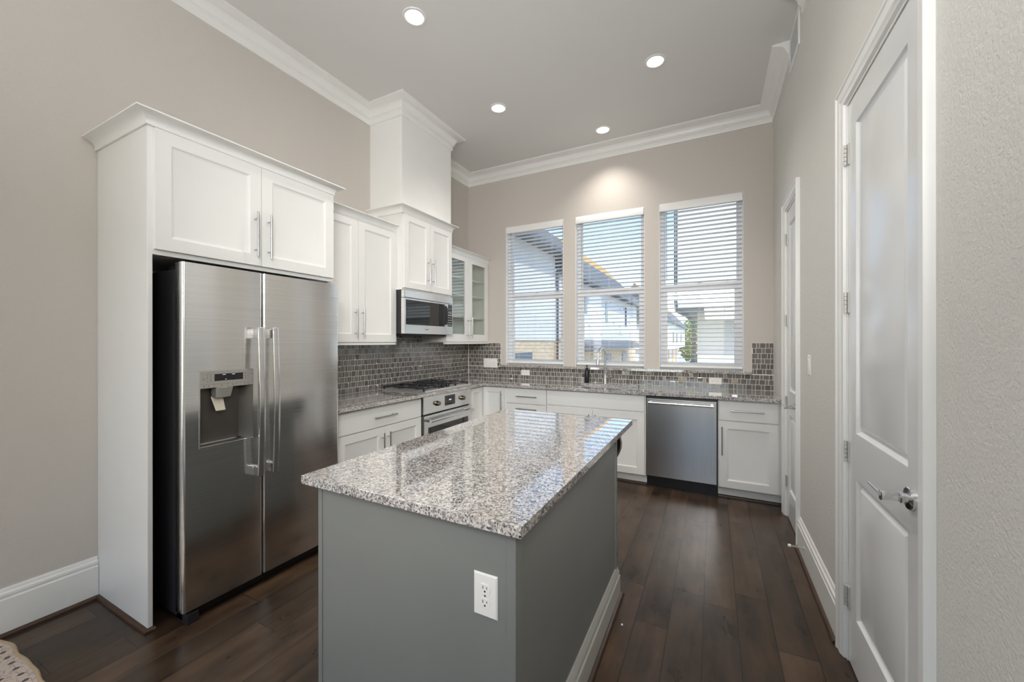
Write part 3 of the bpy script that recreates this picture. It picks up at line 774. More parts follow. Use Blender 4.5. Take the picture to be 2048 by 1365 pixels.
ln(.205, .232, .031, .0318); ln(.205, .232, .0705, .0713); ln(.2312, .232, .031, .0713); ln(.205, .232, .051, .0518)
ln(.004, .256, .0185, .0192)
for k in (.066, .130, .190): ln(k, k + .0008, .001, .0185)
for a, c in ((.020, .008), (.038, .008), (.098, .008), (.152, .009), (.170, .009), (.212, .008), (.228, .008), (.048, .060), (.048, .040), (.216, .060), (.216, .040), (.244, .058)): ln(a, a + .006, c, c + .003)
ln(.014, .026, .048, .0492); ln(.014, .026, .043, .0442)
m.build('button_marks', 'dark', pn)
m = MB(); cy = (y0 + y1) / 2 - .012
m.rings([[(RX - .05, cy - .045, zp), (RX - .05, cy + .045, zp), (RX + .001, cy + .040, zp), (RX + .004, cy, zp), (RX + .001, cy - .040, zp)],
         [(RX - .05, cy - .040, zp - .055), (RX - .05, cy + .038, zp - .055), (RX - .012, cy + .034, zp - .055), (RX - .008, cy, zp - .058), (RX - .012, cy - .036, zp - .055)]], True, True, True)
m.build('spout_housing', 'panelgrey', disp, smooth=30, bevel=0.003)
m = MB(); m.rings([[(RX - .045, cy - .045, zp - .05), (RX - .045, cy + .012, zp - .05), (RX - .051, cy + .012, zp - .05), (RX - .051, cy - .045, zp - .05)],
                   [(RX - .020, cy - .032, zp - .125), (RX - .020, cy + .014, zp - .125), (RX - .027, cy + .014, zp - .125), (RX - .027, cy - .032, zp - .125)]], True, True, True)
m.build('paddle', 'cream', disp, bevel=0.004)
for yy, dr in ((-3.232, d1), (-3.150, d2)):
    m = MB(); rings = []
    for k in range(17):
        f = k / 16; z = 0.650 + f * 0.825; bow = 0.058 + 0.016 * math.sin(PI * f)
        w = 0.0165
        rings.append([(RX + bow - .012, yy - w, z), (RX + bow - .002, yy - w, z), (RX + bow + .004, yy, z), (RX + bow - .002, yy + w, z), (RX + bow - .012, yy + w, z)])
    m.rings(rings, True, True, True)
    for z in (0.675, 1.440): m.box(RX - .001, yy - .012, z - .026, RX + 0.052, yy + .012, z + .026)
    m.build('handle', 'steelb', dr, smooth=45, bevel=0.002)
m = MB()
for k in range(6): m.box(RX + .0002, -2.745 + k * .009, 1.688, RX + .0008, -2.739 + k * .009, 1.693)
m.build('badge', 'nickel', d2)

# ------------------------------------------------------------------ base cabinets, left run
BX = 0.58; TK = 0.10; CB = 0.884
def base_box(parent, x0, y0, x1, y1, face):
    """carcass with toe kick; face: 'x' front at x1, 'y' front at y0"""
    m = MB(); m.box(x0, y0, TK, x1, y1, CB)
    if face == 'x': m.box(x0, y0, 0.0005, x1 - 0.055, y1, TK)
    else: m.box(x0, y0 + 0.055, 0.0005, x1, y1, TK)
    return m.build('cabinet_box', 'cab', parent)
t = thing('base_cabinet', (0.3, -2.15, 0), 'white base cabinet with wide drawer over two doors beside the refrigerator', 'cabinet', 'white base cabinets')
base_box(t, 0.001, -2.628, BX, -1.682, 'x')
F = LWo(BX, -2.60, 0.706); d = MB().door(F, 0.908, 0.168, 0.02, [], None).build('drawer', 'cab', t, bevel=0.0015)
bar_handle(LWo(BX + .02, 0, 0), 0.79, -2.275, -2.03, d, vertical=False)
left_doors(t, BX, (-2.60, -2.146, -1.692), 0.108, 0.700, (0.43, 0.655), hoff=0.032)

# wall oven / range under the cooktop
t = thing('oven', (0.3, -1.27, 0), 'built-in stainless oven with two knobs and bar handle under the cooktop', 'oven')
OY0, OY1 = -1.668, -0.872
MB().box(0.02, OY0 + .012, 0.02, 0.585, OY1 - .012, 0.876).build('body', 'dark', t)
m = MB().box(0.585, OY0, 0.712, 0.606, OY1, 0.876)
cp = m.build('control_panel', 'steelb', t, bevel=0.002)
MB().box(0.6055, -1.340, 0.752, 0.6075, -1.168, 0.850).build('display', 'blackglass', cp)
m = MB(); m.box(0.6074, -1.272, 0.800, 0.6078, -1.256, 0.812); m.box(0.6074, -1.252, 0.800, 0.6078, -1.236, 0.812)
m.build('display_digits', 'display', cp)
for z in (.77, .785, .80, .83): MB().box(0.6074, -1.325, z, 0.6077, -1.318, z + .003).build('display_icon', 'panelgrey', cp)
for yy in (-1.468, -1.040):
    MB().lathe([(0.026, 0), (0.026, 0.006), (0.021, 0.008), (0.020, 0.032), (0.017, 0.036)], (0.606, yy, 0.795), 'x', seg=28).build('knob', 'knob', cp, smooth=40)
m = MB(); Wd = OY1 - OY0; F = LWo(0.588, OY0, 0.13); m.door(F, Wd, 0.568, 0.026, [(0.06, 0.10, Wd - 0.06, 0.455)], [(0, 0), (0.003, -0.004)])
dr = m.build('door', 'steelb', t)
MB().box(0.609, OY0 + .064, 0.234, 0.6125, OY1 - .064, 0.581).build('door_glass', 'blackglass', dr)
m = MB(); m.tube([(0.662, OY0 + .035, 0.652), (0.662, OY1 - .030, 0.652)], 0.0135, 18)
for yy in (OY0 + .055, OY1 - .05): m.box(0.613, yy - .013, 0.640, 0.658, yy + .013, 0.664)
m.build('handle', 'steelb', dr, smooth=40)
MB().box(0.56, OY0 + .01, 0.0005, 0.58, OY1 - .01, 0.125).build('kick_plate', 'black', t)

# corner base cabinet (bifold doors) 
t = thing('base_cabinet', (0.4, -0.4, 0), 'white inner-corner base cabinet with two narrow doors right of the oven', 'cabinet', 'white base cabinets')
m = MB(); ol = [(0.001, -0.868), (0.58, -0.868), (0.58, -0.58), (0.905, -0.58), (0.905, -0.001), (0.001, -0.001)]
m.slab(ol, None, TK, CB); m.slab([(0.001, -0.868), (0.52, -0.868), (0.52, -0.52), (0.905, -0.52), (0.905, -0.001), (0.001, -0.001)], None, 0.0005, TK)
m.build('cabinet_box', 'cab', t)
F = LWo(BX, -0.845, 0.108); w = 0.239
MB().door(F, w, 0.764, 0.02, [(.05, .055, w - .045, .764 - .055)], SHAKER).build('door', 'cab', t, smooth=20)
F = BWo(0.606, -0.58, 0.108); w = 0.276
d = MB().door(F, w, 0.764, 0.02, [(.05, .055, w - .055, .764 - .055)], SHAKER).build('door', 'cab', t, smooth=20)
bar_handle(BWo(0.606, -0.60, 0), w - .028, 0.60, 0.835, d)

def back_cab(x0, x1, label):
    t = thing('base_cabinet', ((x0 + x1) / 2, -0.3, 0), label, 'cabinet', 'white base cabinets'); base_box(t, x0, -0.58, x1, -0.001, 'y'); return t
def bdoor(t, x0, x1, z0, z1, name='door', st=0.062):
    F = BWo(x0, -0.58, z0); w, h = x1 - x0, z1 - z0
    return MB().door(F, w, h, 0.02, [(st, st, w - st, h - st)] if st else [], SHAKER).build(name, 'cab', t, smooth=20 if st else None, bevel=0 if st else 0.0015)
BF = BWo(0, -0.60, 0)
t = back_cab(0.906, 1.399, 'white base cabinet with a stack of three drawers left of the sink')
for z0, z1 in ((0.706, 0.873), (0.42, 0.699), (0.108, 0.413)):
    d = bdoor(t, 0.914, 1.394, z0, z1, 'drawer', 0); hz = 0.789 if z1 > .8 else z1 - 0.047
    bar_handle(BF, hz, 1.045, 1.295, d, vertical=False)
t = thing('sink_base_cabinet', (1.9, -0.3, 0), 'wide white sink base cabinet with blank panel above two doors', 'cabinet', 'white base cabinets')
m = MB(); m.box(1.400, -0.58, TK, 2.4215, -0.56, CB); m.box(1.400, -0.56, TK, 1.418, -0.001, CB); m.box(2.403, -0.56, TK, 2.4215, -0.001, CB); m.box(1.418, -0.56, TK, 2.403, -0.001, TK + .018)
m.box(1.400, -0.525, 0.0005, 2.4215, -0.001, TK)
m.build('cabinet_box', 'cab', t)
bdoor(t, 1.402, 2.409, 0.718, 0.873, 'false_front', 0)
for x0, x1, hx in ((1.402, 1.9035, 1.872), (1.9065, 2.409, 1.938)):
    d = bdoor(t, x0, x1, 0.108, 0.700); bar_handle(BF, hx, 0.43, 0.655, d)
t = back_cab(3.036, W - 0.003, 'white base cabinet with one drawer over one door beside right wall')
d = bdoor(t, 3.044, 3.484, 0.700, 0.866, 'drawer', 0); bar_handle(BF, 0.790, 3.135, 3.385, d, vertical=False)
d = bdoor(t, 3.044, 3.484, 0.108, 0.690); bar_handle(BF, 3.068, 0.395, 0.645, d)
shoe('trim_6', [(3.036, -0.525), (W - .001, -0.525)], -1)
shoe('trim_7', [(0.60, -0.525), (2.4215, -0.525)], -1)

# dishwasher
t = thing('dishwasher', (2.73, -0.3, 0), 'stainless dishwasher with top bar handle between white base cabinets', 'dishwasher')
DX0, DX1 = 2.424, 3.034
MB().box(DX0, -0.575, 0.105, DX1, -0.01, 0.876).build('body', 'black', t)
MB().box(DX0 + .002, -0.53, 0.0005, DX1 - .002, -0.50, 0.105).build('kick_plate', 'black', t)
F = BWo(DX0 + .008, -0.577, 0.118); d = MB().door(F, DX1 - DX0 - .016, 0.735, 0.035, [], None).build('door', 'steelv', t, bevel=0.003)
m = MB(); m.tube([(DX0 + .03, -0.652, 0.818), (DX1 - .03, -0.652, 0.818)], 0.010, 14)
for xx in (DX0 + .045, DX1 - .045): m.box(xx - .010, -0.650, 0.810, xx + .010, -0.611, 0.826)
m.build('handle', 'steelb', d, smooth=40)

# ------------------------------------------------------------------ countertop, sink, faucet
ol = [(0.001, -2.628), (0.645, -2.628), (0.645, -0.645), (W - .002, -0.645), (W - .002, -0.001), (0.001, -0.001)]
SK = (1.63, 2.27, -0.515, -0.125)
hole = [(SK[0], SK[2]), (SK[1], SK[2]), (SK[1], SK[3]), (SK[0], SK[3])]
tag(MB().slab(ol, hole, 0.885, CT).build('countertop', 'granite', bevel=0.003), 'speckled granite worktop running along left wall and under windows', 'countertop')
t = thing('sink', (1.95, -0.32, 0.70), 'undermount steel sink basin cut into the worktop below the faucet', 'sink')
m = MB(); a, b, c, d = SK; e = 0.012
rg = lambda z, k: [(a - e + k, c - e + k, z), (b + e - k, c - e + k, z), (b + e - k, d + e - k, z), (a - e + k, d + e - k, z)]
m.rings([rg(0.884, -.01), rg(0.884, 0), rg(0.70, 0.012), ], True, False, True); m.build('basin', 'steel', t)
MB().lathe([(0.04, 0.7015), (0.04, 0.704), (0.02, 0.7045)], (1.95, -0.3, 0), seg=24).build('drain', 'chrome', t, smooth=40)

t = thing('faucet', (1.905, -0.075, CT), 'chrome gooseneck kitchen faucet standing behind the sink', 'faucet')
m = MB().lathe([(0.026, 0.0005), (0.026, 0.006), (0.0215, 0.012), (0.0215, 0.105), (0.018, 0.112), (0.0125, 0.116)], (1.905, -0.075, CT), seg=28)
m.build('base', 'chrome', t, smooth=40)
pts = [(1.905, -0.075, CT + 0.11), (1.905, -0.075, CT + 0.335)]
rc = 0.075; dv = Vector((-0.28, -0.96, 0)).normalized()
for k in range(1, 15):
    a = k / 14 * PI * 0.98; pts.append(tuple(Vector((1.905, -0.075, CT + 0.335)) + dv * (rc * (1 - math.cos(a))) + Vector((0, 0, rc * math.sin(a)))))
e = Vector(pts[-1]); pts.append(tuple(e + Vector((0, 0, -0.055)) + dv * 0.004))
MB().tube(pts, 0.0115, 16).build('spout', 'chrome', t, smooth=40)
e2 = Vector(pts[-1]); MB().tube([tuple(e2 + Vector((0, 0, 0.002))), tuple(e2 + Vector((0, 0, -0.03)) + dv * .003), tuple(e2 + Vector((0, 0, -0.065)) + dv * .006)], [0.0135, 0.0155, 0.016], 16).build('spray_head', 'chrome', t, smooth=40)
MB().tube([(1.922, -0.078, CT + 0.075), (1.95, -0.085, CT + 0.082), (1.992, -0.098, CT + 0.100)], [0.015, 0.014, 0.0145], 14).build('lever', 'chrome', t, smooth=40)

t = thing('soap_dispenser', (1.695, -0.085, CT), 'black soap pump bottle beside the faucet behind the sink', 'soap dispenser')
MB().lathe([(0.026, 0.0005), (0.0275, 0.004), (0.0275, 0.138), (0.024, 0.146), (0.015, 0.150), (0.015, 0.160)], (1.695, -0.085, CT), seg=28).build('bottle', 'soap', t, smooth=40)
m = MB().lathe([(0.016, 0.1605), (0.016, 0.174), (0.006, 0.176), (0.006, 0.196), (0.009, 0.197), (0.009, 0.206)], (1.695, -0.085, CT), seg=20)
m.tube([(1.695, -0.085, CT + .202), (1.690, -0.120, CT + .200)], 0.0035, 8); m.build('pump', 'black', t, smooth=40)

# ------------------------------------------------------------------ cooktop
t = thing('gas_cooktop', (0.33, -1.27, CT), 'stainless gas cooktop with black cast-iron grates set on the worktop', 'cooktop')
CX0, CX1, CY0, CY1 = 0.075, 0.630, -1.662, -0.890
MB().rings([[(CX0, yy, CT + .001), (CX1, yy, CT + .001), (CX1, yy, CT + .022), (CX1 - .018, yy, CT + .022), (CX1 - .020, yy, CT + .012), (CX0, yy, CT + .012)] for yy in (CY0, CY1)]).build('tray', 'traysteel', t, bevel=0.004)
def burner(x, y, r):
    m = MB().lathe([(r * 1.25, 0.0125), (r * 1.25, 0.016), (r, 0.018), (r, 0.026), (r * .9, 0.030)], (x, y, CT), seg=24); return m.build('burner', 'iron', t, smooth=40)
for x, y, r in ((0.19, -1.50, .032), (0.42, -1.50, .038), (0.27, -1.276, .052), (0.19, -1.05, .038), (0.42, -1.05, .030)): burner(x, y, r)
def grate(y0, y1, cs, xe=0.590):
    m = MB(); z = CT + 0.044; b = 0.0055; x0, x1 = CX0 + .015, xe
    def bar(p, q, zz=z):
        if p[0] == q[0]: m.box(p[0] - b, min(p[1], q[1]) , zz - .010, p[0] + b, max(p[1], q[1]), zz)
        else: m.box(min(p[0], q[0]), p[1] - b, zz - .010, max(p[0], q[0]), p[1] + b, zz)
    bar((x0, y0), (x0, y1)); bar((x1, y0), (x1, y1)); bar((x0, y0 + b), (x1, y0 + b)); bar((x0, y1 - b), (x1, y1 - b))
    bar(((x0 + x1) / 2, y0), ((x0 + x1) / 2, y1))
    for (cx, cy) in cs:
        for s in (-1, 1):
            bar((cx, cy + s * .028), (cx, (y0 if s < 0 else y1)), z + .003)
            ex = min(max(cx + s * .118, x0), x1); bar((cx + s * .028, cy), (ex, cy), z + .003)
    for x in (x0, x1):
        for y in (y0 + .008, y1 - .008): m.box(x - .007, y - .007, CT + .012, x + .007, y + .007, z - .009)
    return m.build('grate', 'iron', t, bevel=0.0015)
grate(CY0 + .012, -1.405, ((0.19, -1.50), (0.42, -1.50))); grate(-1.395, -1.155, ((0.25, -1.276),), 0.44); grate(-1.145, CY1 - .012, ((0.19, -1.05), (0.42, -1.05)))
for x, y in ((0.49, -1.35), (0.49, -1.276), (0.49, -1.20), (0.56, -1.315), (0.56, -1.235)):
    MB().lathe([(0.021, 0.0125), (0.021, 0.016), (0.0175, 0.018), (0.016, 0.042), (0.013, 0.045)], (x, y, CT), seg=22).build('knob', 'black', t, smooth=40)

# ------------------------------------------------------------------ island
IX0, IX1, IY0, IY1 = 1.742, 2.528, -3.597, -2.376
t = thing('kitchen_island', ((IX0 + IX1) / 2, (IY0 + IY1) / 2, 0), 'grey painted kitchen island base under the polished granite slab', 'kitchen island')
m = MB().box(IX0, IY0, 0.0005, IX1, IY1, 0.8835); m.build('body', 'island', t)
m = MB(); m.box(IX0 - .002, IY0 - .003, 0.0005, IX0 + .018, IY0 + .001, 0.8835); m.build('corner_trim', 'island', t, bevel=0.001); m = MB(); m.box(IX1 - .0245, IY0 - .004, 0.0005, IX1 + .004, IY0 + .001, 0.8835)
m.box(IX1 - .001, IY0 - .004, 0.0005, IX1 + .004, IY0 + .03, 0.8835); m.build('corner_trim', 'island', t, bevel=0.001); m = MB(); m.box(IX1 - .001, IY1 - .028, 0.0005, IX1 + .006, IY1 + .006, 0.8835)
m.box(IX1 - .05, IY1 - .001, 0.0005, IX1 + .006, IY1 + .006, 0.8835)
m.build('corner_trim', 'island', t, bevel=0.001)
m = MB().sweep([(IX1, IY0 - .003), (IX1, IY1 + .006), (IX0, IY1 + .006)], [(0, .0005), (.018, .0005), (.018, .115), (.013, .122), (.014, .140), (.009, .150), (.006, .165), (.004, .170), (0, .170)], -1)
m.build('skirting', 'island_trim', t, smooth=30)
MB().sweep([(IX1 + .018, IY0 - .003), (IX1 + .018, IY1 + .024), (IX0, IY1 + .024)], [(0, .0005)] + SH[1:], -1).build('shoe_moulding', 'shoe', t, smooth=40)
tag(MB().box(1.685, -3.628, 0.885, 2.560, -2.068, CT).build('island_countertop', 'granite', bevel=0.0012), 'polished speckled granite slab on the grey island', 'countertop')

# ------------------------------------------------------------------ outlets and switches
def plate(F, w, h, label, kind, group, name='wall_outlet', cat='outlet', gangs=1, horizontal=False):
    o0 = F(0, 0, 0); t = thing(name, o0, label, cat, group)
    m = MB(); b = 0.004
    m.rings([[F(-w/2, -h/2, .0004), F(w/2, -h/2, .0004), F(w/2, h/2, .0004), F(-w/2, h/2, .0004)],
             [F(-w/2, -h/2, .002), F(w/2, -h/2, .002), F(w/2, h/2, .002), F(-w/2, h/2, .002)],
             [F(-w/2 + b, -h/2 + b, .0055), F(w/2 - b, -h/2 + b, .0055), F(w/2 - b, h/2 - b, .0055), F(-w/2 + b, h/2 - b, .0055)]], True, True, True)
    m.build('cover_plate', 'plate', t)
    if kind == 'outlet':
        G = (lambda u, v, n: F(v, u, n)) if horizontal else F
        for s in (-1, 1):
            m = MB(); ring = []
            for k in range(24):
                a = 2 * PI * k / 24; ring.append((0.0172 * math.cos(a), max(-.0125, min(.0125, 0.0172 * math.sin(a))) + s * 0.0195))
            m.rings([[G(u, v, .005) for u, v in ring], [G(u, v, .0068) for u, v in ring]], True, True, True)
            r = m.build('receptacle', 'plate', t)
            m = MB(); c = s * 0.0195
            m.fbox(G, -.0075, c - .001, .0066, -.0055, c + .007, .0071); m.fbox(G, .0055, c, .0066, .0072, c + .0065, .0071)
            m.fbox(G, -.0025, c - .0095, .0066, .0025, c - .005, .0071); m.build('slots', 'black', r)
        m = MB(); m.fbox(G, -.0025, -.0025, .005, .0025, .0025, .0066); m.build('screw', 'nickel', t)
    else:
        for g in range(gangs):
            cu = (g - (gangs - 1) / 2) * 0.046; m = MB()
            m.rings([[F(cu - .0165, -.033, .005), F(cu + .0165, -.033, .005), F(cu + .0165, .033, .005), F(cu - .0165, .033, .005)],
                     [F(cu - .0155, -.032, .0065), F(cu + .0155, -.032, .0065), F(cu + .0155, .032, .0095), F(cu - .0155, .032, .0095)]], True, True, True)
            m.build('rocker', 'plate', t)
    return t
plate(BWo(2.4375, IY0, 0.690), 0.076, 0.119, 'white duplex outlet on the grey island front panel', 'outlet', 'power outlets')
plate(BWo(0.873, -0.0105, 1.000), 0.119, 0.070, 'white sideways outlet in the backsplash left of the soap bottle', 'outlet', 'power outlets', horizontal=True)
plate(BWo(3.018, -0.0105, 0.990), 0.119, 0.070, 'white sideways outlet in the backsplash above the dishwasher', 'outlet', 'power outlets', horizontal=True)
plate(BWo(0.358, -0.0105, 1.110), 0.210, 0.119, 'wide white four-gang switch plate on backsplash near the corner', 'switch', 'light switches', 'switch_plate', 'switch', 4)
plate(RWo(W, -1.595, 1.250), 0.072, 0.119, 'single white light switch on the right wall between two doors', 'switch', 'light switches', 'switch_plate', 'switch', 1)

# ------------------------------------------------------------------ wall vent
t = thing('wall_vent', (W, -1.09, 3.40), 'white louvred air vent high on the right wall by the crown', 'vent')
V0, V1, Z0, Z1 = -1.31, -0.960, 3.395, 3.650
m = MB(); F = RWo(W, V0, Z0); w, h = V1 - V0, Z1 - Z0
m.door(F, w, h, 0.010, [(0.028, 0.028, w - .028, h - .028)], None); m.build('frame', 'trim', t, bevel=0.002)
m = MB(); n = 22
for k in range(n):
    u = 0.030 + k * (w - .060) / n; m.add([F(u, .028, .009), F(u, h - .028, .009), F(u + .005, h - .028, .002), F(u + .005, .028, .002), F(u + .001, .028, .009), F(u + .001, h - .028, .009), F(u + .006, h - .028, .002), F(u + .006, .028, .002)],
          [(0, 1, 2, 3), (4, 5, 6, 7), (0, 1, 5, 4), (3, 2, 6, 7)])
m.build('louvres', 'trim', t)
MB().fbox(F, .028, .028, .0003, w - .028, h - .028, .001).build('backing', 'dark', t)

# ------------------------------------------------------------------ recessed ceiling lights
LL = ['recessed ceiling light nearest the camera, left of the kitchen ceiling', 'recessed ceiling light in front of the chimney chase, near the left wall', 'recessed ceiling light at right, between island and right wall', 'recessed ceiling light closest to the windows, beside the crown moulding']
def can_light(x, y, label, power):
    t = thing('recessed_ceiling_light', (x, y, CEIL), label, 'ceiling light', 'recessed ceiling lights')
    MB().lathe([(0.062, -0.0005), (0.064, -0.006), (0.080, -0.005), (0.083, -0.0005)], (x, y, CEIL), seg=40, cap0=False, cap1=False).build('trim_ring', 'trim', t, smooth=40)
    MB().lathe([(0.0625, -0.001), (0.058, 0.03), (0.050, 0.082)], (x, y, CEIL), seg=36, cap0=False, cap1=False).build('reflector', 'plate', t, smooth=40)
    MB().lathe([(0.049, 0.080), (0.044, 0.074), (0.02, 0.070), (0.001, 0.069)], (x, y, CEIL), seg=32, cap0=True, cap1=True).build('lamp_lens', 'bulb', t, smooth=60)
    l = D.lights.new('can_spot', 'SPOT'); l.energy = power; l.color = (1.0, 0.93, 0.86); l.spot_size = math.radians(112); l.spot_blend = 1.0; l.shadow_soft_size = 0.045
    o = D.objects.new('can_spot', l); COL.objects.link(o); o.parent = t; o.location = (0, 0, 0.035)
for (x, y), lb in zip(LAMPS, LL): can_light(x, y, lb, 55)
for (x, y), w_ in zip(HID, ('over the island', 'over the left of the room behind the camera', 'over the right of the room behind the camera', 'at the rear left', 'at the rear right')):
    can_light(x, y, 'recessed ceiling light ' + w_, 55 if y > -3 else 1.5)

# ------------------------------------------------------------------ bar stool tucked under the island overhang
t = thing('bar_stool', (2.27, -2.12, 0), 'black moulded bar stool tucked under the far end of the island', 'stool')
m = MB(); rings = []; cx, cy = 2.262, -2.10
N = 28
def shell(off):
    out = []
    for r, i in ((0.02, 0), (0.10, 1), (0.17, 2), (0.205, 3), (0.228, 4), (0.240, 5)):
        ring = []
        for k in range(N):
            a = 2 * PI * k / N; back = max(0.0, math.sin(a) * 0.75 + 0.45)   # back faces +y
            hgt = [0, 0, 0.006, 0.03, 0.085, 0.150][i] * back + 0.004 * i
            rr = r - off
            ring.append((cx + rr * 1.0 * math.cos(a), cy + rr * 0.9 * math.sin(a), 0.655 + hgt + off * (0.6 if i < 3 else -0.0)))
        out.append(ring)
    return out
o1 = shell(0.0); i1 = shell(0.009)
m.rings(o1 + list(reversed(i1)), True, True, True)
m.build('seat', 'stool', t, smooth=60)
for sx in (-1, 1):
    for sy in (-1, 1):
        MB().tube([(cx + sx * .10, cy + sy * .08, 0.652), (cx + sx * .175, cy + sy * .155, 0.004)], [0.012, 0.009], 10).build('leg', 'iron', t, smooth=40)
m = MB(); z = 0.25; q = [(cx + sx * .147, cy + sy * .127, z) for sx, sy in ((-1, -1), (1, -1), (1, 1), (-1, 1))]
for i in range(4): m.tube([q[i], q[(i + 1) % 4]], 0.008, 8)
m.build('footrest', 'iron', t, smooth=40)

# ------------------------------------------------------------------ rug and a crumb on the floor
t = thing('rug', (0.9, -4.6, 0), 'cream woven rug with small dark diamonds at the lower left', 'rug')
m = MB(); n = 60; top = []; 
for k in range(n + 1):
    x = 0.04 + k / n * 1.7; top.append((x, -3.972 + 0.004 * math.sin(x * 19) + 0.002 * math.sin(x * 43) - (0.03 * max(0, 1 - (x - .04) / .1)) ))
m.slab([(p[0], p[1] - .014) for p in top] + [(1.74, -5.6), (0.04, -5.6)], None, 0.001, 0.011); m.build('pile', 'rug', t)
m = MB(); m.tube([(x, y - .010, 0.0085) for x, y in top], 0.0075, 8); m.build('binding', 'rugedge', t, smooth=60)
m = MB(); m.lathe([(0.002, 0), (0.006, 0.002), (0.005, 0.006), (0.001, 0.008)], (2.60, -2.575, 0.0003), seg=7)
tag(m.build('paper_scrap', 'plate'), 'tiny pale crumb of paper on the floor right of the island', 'scrap')

# ------------------------------------------------------------------ outside
G0 = -3.2
tag(MB().box(-60, 0.6, G0 - .1, 60, 160, G0).build('ground', 'ground'), kind='structure')
AX = -3.0
def poly_prism(m, pts, y0, y1):    # pts in xz
    m.rings([[(x, y0, z) for x, z in pts], [(x, y1, z) for x, z in pts]], True, True, True)
# white house, nearest on the left
t = thing('house', (-6, 7.5, G0), 'white house with brick lower storey filling the left window', 'house', 'houses outside the windows')
MB().box(-9, 1.0, 1.45, AX, 11.2, 5.1).build('upper_wall', 'smooth', t)
MB().box(-9, 1.0, G0, AX - .05, 11.2, 1.45).build('brick_wall', 'brick', t)
m = MB(); poly_prism(m, [(AX + .45, 5.0), (AX + .45, 5.22), (-7.0, 9.4), (-7.2, 9.2), (-7.0, 8.8), (AX - .1, 5.0)], 0.6, 11.6); m.build('roof', 'roof', t)
MB().box(AX + .40, 0.6, 4.98, AX + .55, 11.6, 5.12).build('gutter', 'gutter', t)
MB().tube([(AX + .48, 11.3, 5.0), (AX + .3, 11.3, 4.75), (AX + .07, 11.3, 4.6), (AX + .07, 11.3, G0 + .1)], 0.05, 8).build('downspout', 'gutter', t)
MB().box(AX - .06, 6.9, -0.4, AX - .03, 8.9, 1.0).build('window', 'ext_glass', t)
# long wrapped townhouse further down
t = thing('house', (-6, 21, G0), 'long unfinished white townhouse with orange sheathed roof in middle window', 'house', 'houses outside the windows')
MB().box(-9, 11.8, 1.5, AX, 31.2, 4.55).build('upper_wall', 'smooth', t)
MB().box(-9, 11.8, G0, AX - .1, 31.2, 1.5).build('brick_wall', 'brick', t)
m = MB(); poly_prism(m, [(AX + .5, 4.4), (AX + .5, 4.6), (-6.0, 8.15), (-6.2, 8.0), (-6, 7.8), (AX, 4.4)], 11.7, 31.9); m.build('roof', 'roof', t)
m = MB(); poly_prism(m, [(-4.62, 6.74), (-4.64, 6.80), (-6.02, 8.22), (-6.02, 8.17)], 19.6, 31.9); m.build('roof_sheathing', 'osb', t)
MB().box(AX + .45, 11.7, 4.36, AX + .6, 31.9, 4.52).build('gutter', 'gutter', t)
for yy, za, zb, w_ in ((20.0, 2.6, 3.9, .5), (26.0, 2.55, 4.0, .6), (15.5, 2.9, 3.9, .4)):
    MB().box(AX - .02, yy, za, AX + .03, yy + w_, zb).build('window', 'ext_glass', t)
m = MB(); poly_prism(m, [(AX, 1.5), (AX + 1.1, 1.2), (AX + 1.1, .95), (AX, .95)], 12.4, 27.5); m.build('porch_roof', 'soffit', t)
for yy in (13.5, 20.5, 25.5): MB().box(AX - .11, yy, -1.4, AX - .06, yy + 1.3, 0.6).build('window', 'ext_glass', t)
MB().tube([(AX + 1.12, 27.4, 1.3), (AX + 1.12, 27.4, G0 + .1)], 0.07, 8).build('downspout', 'gutter', t)
m = MB()
random.seed(3)
for k in range(26):
    yy = 14 + random.random() * 16; zz = 1.7 + random.random() * 2.4; m.box(AX, yy, zz, AX + .006, yy + .22, zz + .07)
m.build('printed_marks', 'soffit', t)
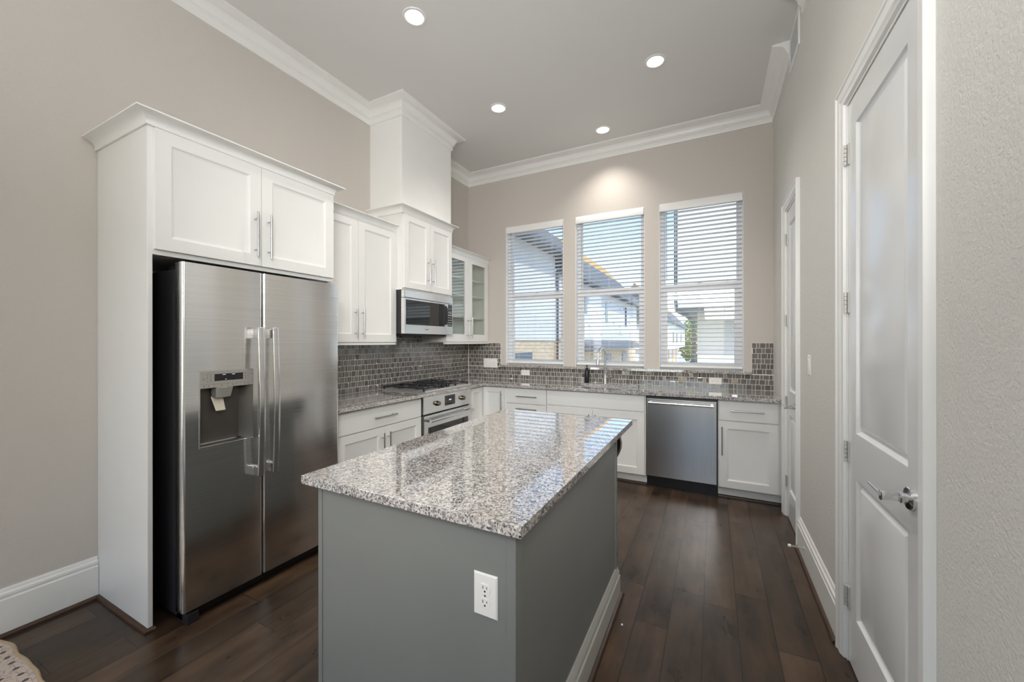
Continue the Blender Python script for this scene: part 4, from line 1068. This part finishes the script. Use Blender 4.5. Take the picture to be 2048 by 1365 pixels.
# far house under construction
t = thing('house', (-3, 43, G0), 'distant white house under construction beside a green tree', 'house', 'houses outside the windows')
MB().box(-6, 32.6, 0.7, -.45, 54, 3.15).build('upper_wall', 'smooth', t)
MB().box(-6, 32.9, G0, -1.25, 53, 0.7).build('lower_wall', 'smooth', t)
m = MB(); poly_prism(m, [(-.05, 3.05), (-.05, 3.2), (-3.4, 6.7), (-6.4, 3.15), (-6.4, 3.05)], 32.3, 54.4); m.build('roof', 'roof', t)
m = MB(); poly_prism(m, [(-1.62, 4.86), (-1.62, 4.92), (-3.42, 6.80), (-3.44, 6.74)], 32.3, 54.4); m.build('roof_sheathing', 'osb', t)
for yy in (35, 39, 43.5, 48): MB().box(-1.17, yy, G0 + .1, -1.07, yy + .25, 0.69).build('post', 'osb', t)
for yy in (36, 40, 46): MB().box(-.46, yy, 1.3, -.42, yy + .8, 2.3).build('window', 'ext_glass', t)
# cream sided house close on the right
t = thing('house', (5.2, 6, G0), 'cream sided house close outside the right window with dark downspout', 'house', 'houses outside the windows')
MB().box(2.37, 4.0, 2.06, 8.5, 9.0, 8.5).build('upper_wall', 'siding', t)
MB().box(2.37, 4.02, 2.03, 8.4, 8.9, 2.058).build('soffit', 'soffit', t)
MB().box(2.70, 4.6, G0, 8.5, 9.0, 2.028).build('lower_wall', 'siding', t)
m = MB(); m.tube([(2.33, 3.98, 8.3), (2.33, 3.98, 2.20), (2.345, 4.0, 2.02), (2.52, 4.35, 1.93), (2.625, 4.57, 1.80), (2.635, 4.58, 1.6), (2.635, 4.58, G0 + .05)], 0.045, 4); m.build('downspout', 'gutter', t)
# tree
t = thing('tree', (1.2, 58, G0), 'leafy green tree far away beside the cream house', 'tree')
MB().tube([(1.2, 58, G0), (1.25, 58, G0 + 2), (1.1, 58.1, G0 + 4)], [.3, .24, .16], 10).build('trunk', 'bark', t, smooth=50)
m = MB(); random.seed(11)
for k in range(2600):
    th = random.random() * 2 * PI; ph = math.acos(2 * random.random() - 1); r = 3.1 * (0.45 + 0.55 * random.random() ** .5)
    c = Vector((1.2 + r * math.sin(ph) * math.cos(th), 58 + r * math.sin(ph) * math.sin(th), G0 + 4.8 + 1.15 * r * math.cos(ph)))
    a = Vector((random.gauss(0, 1), random.gauss(0, 1), random.gauss(0, 1))).normalized() * .22; b = a.orthogonal().normalized() * .16
    m.add([c - a, c + b, c + a, c - b], [(0, 1, 2, 3)])
m.build('foliage', 'leaf', t, weld=False)

for o in D.objects:
    if '_o' in o: del o['_o']
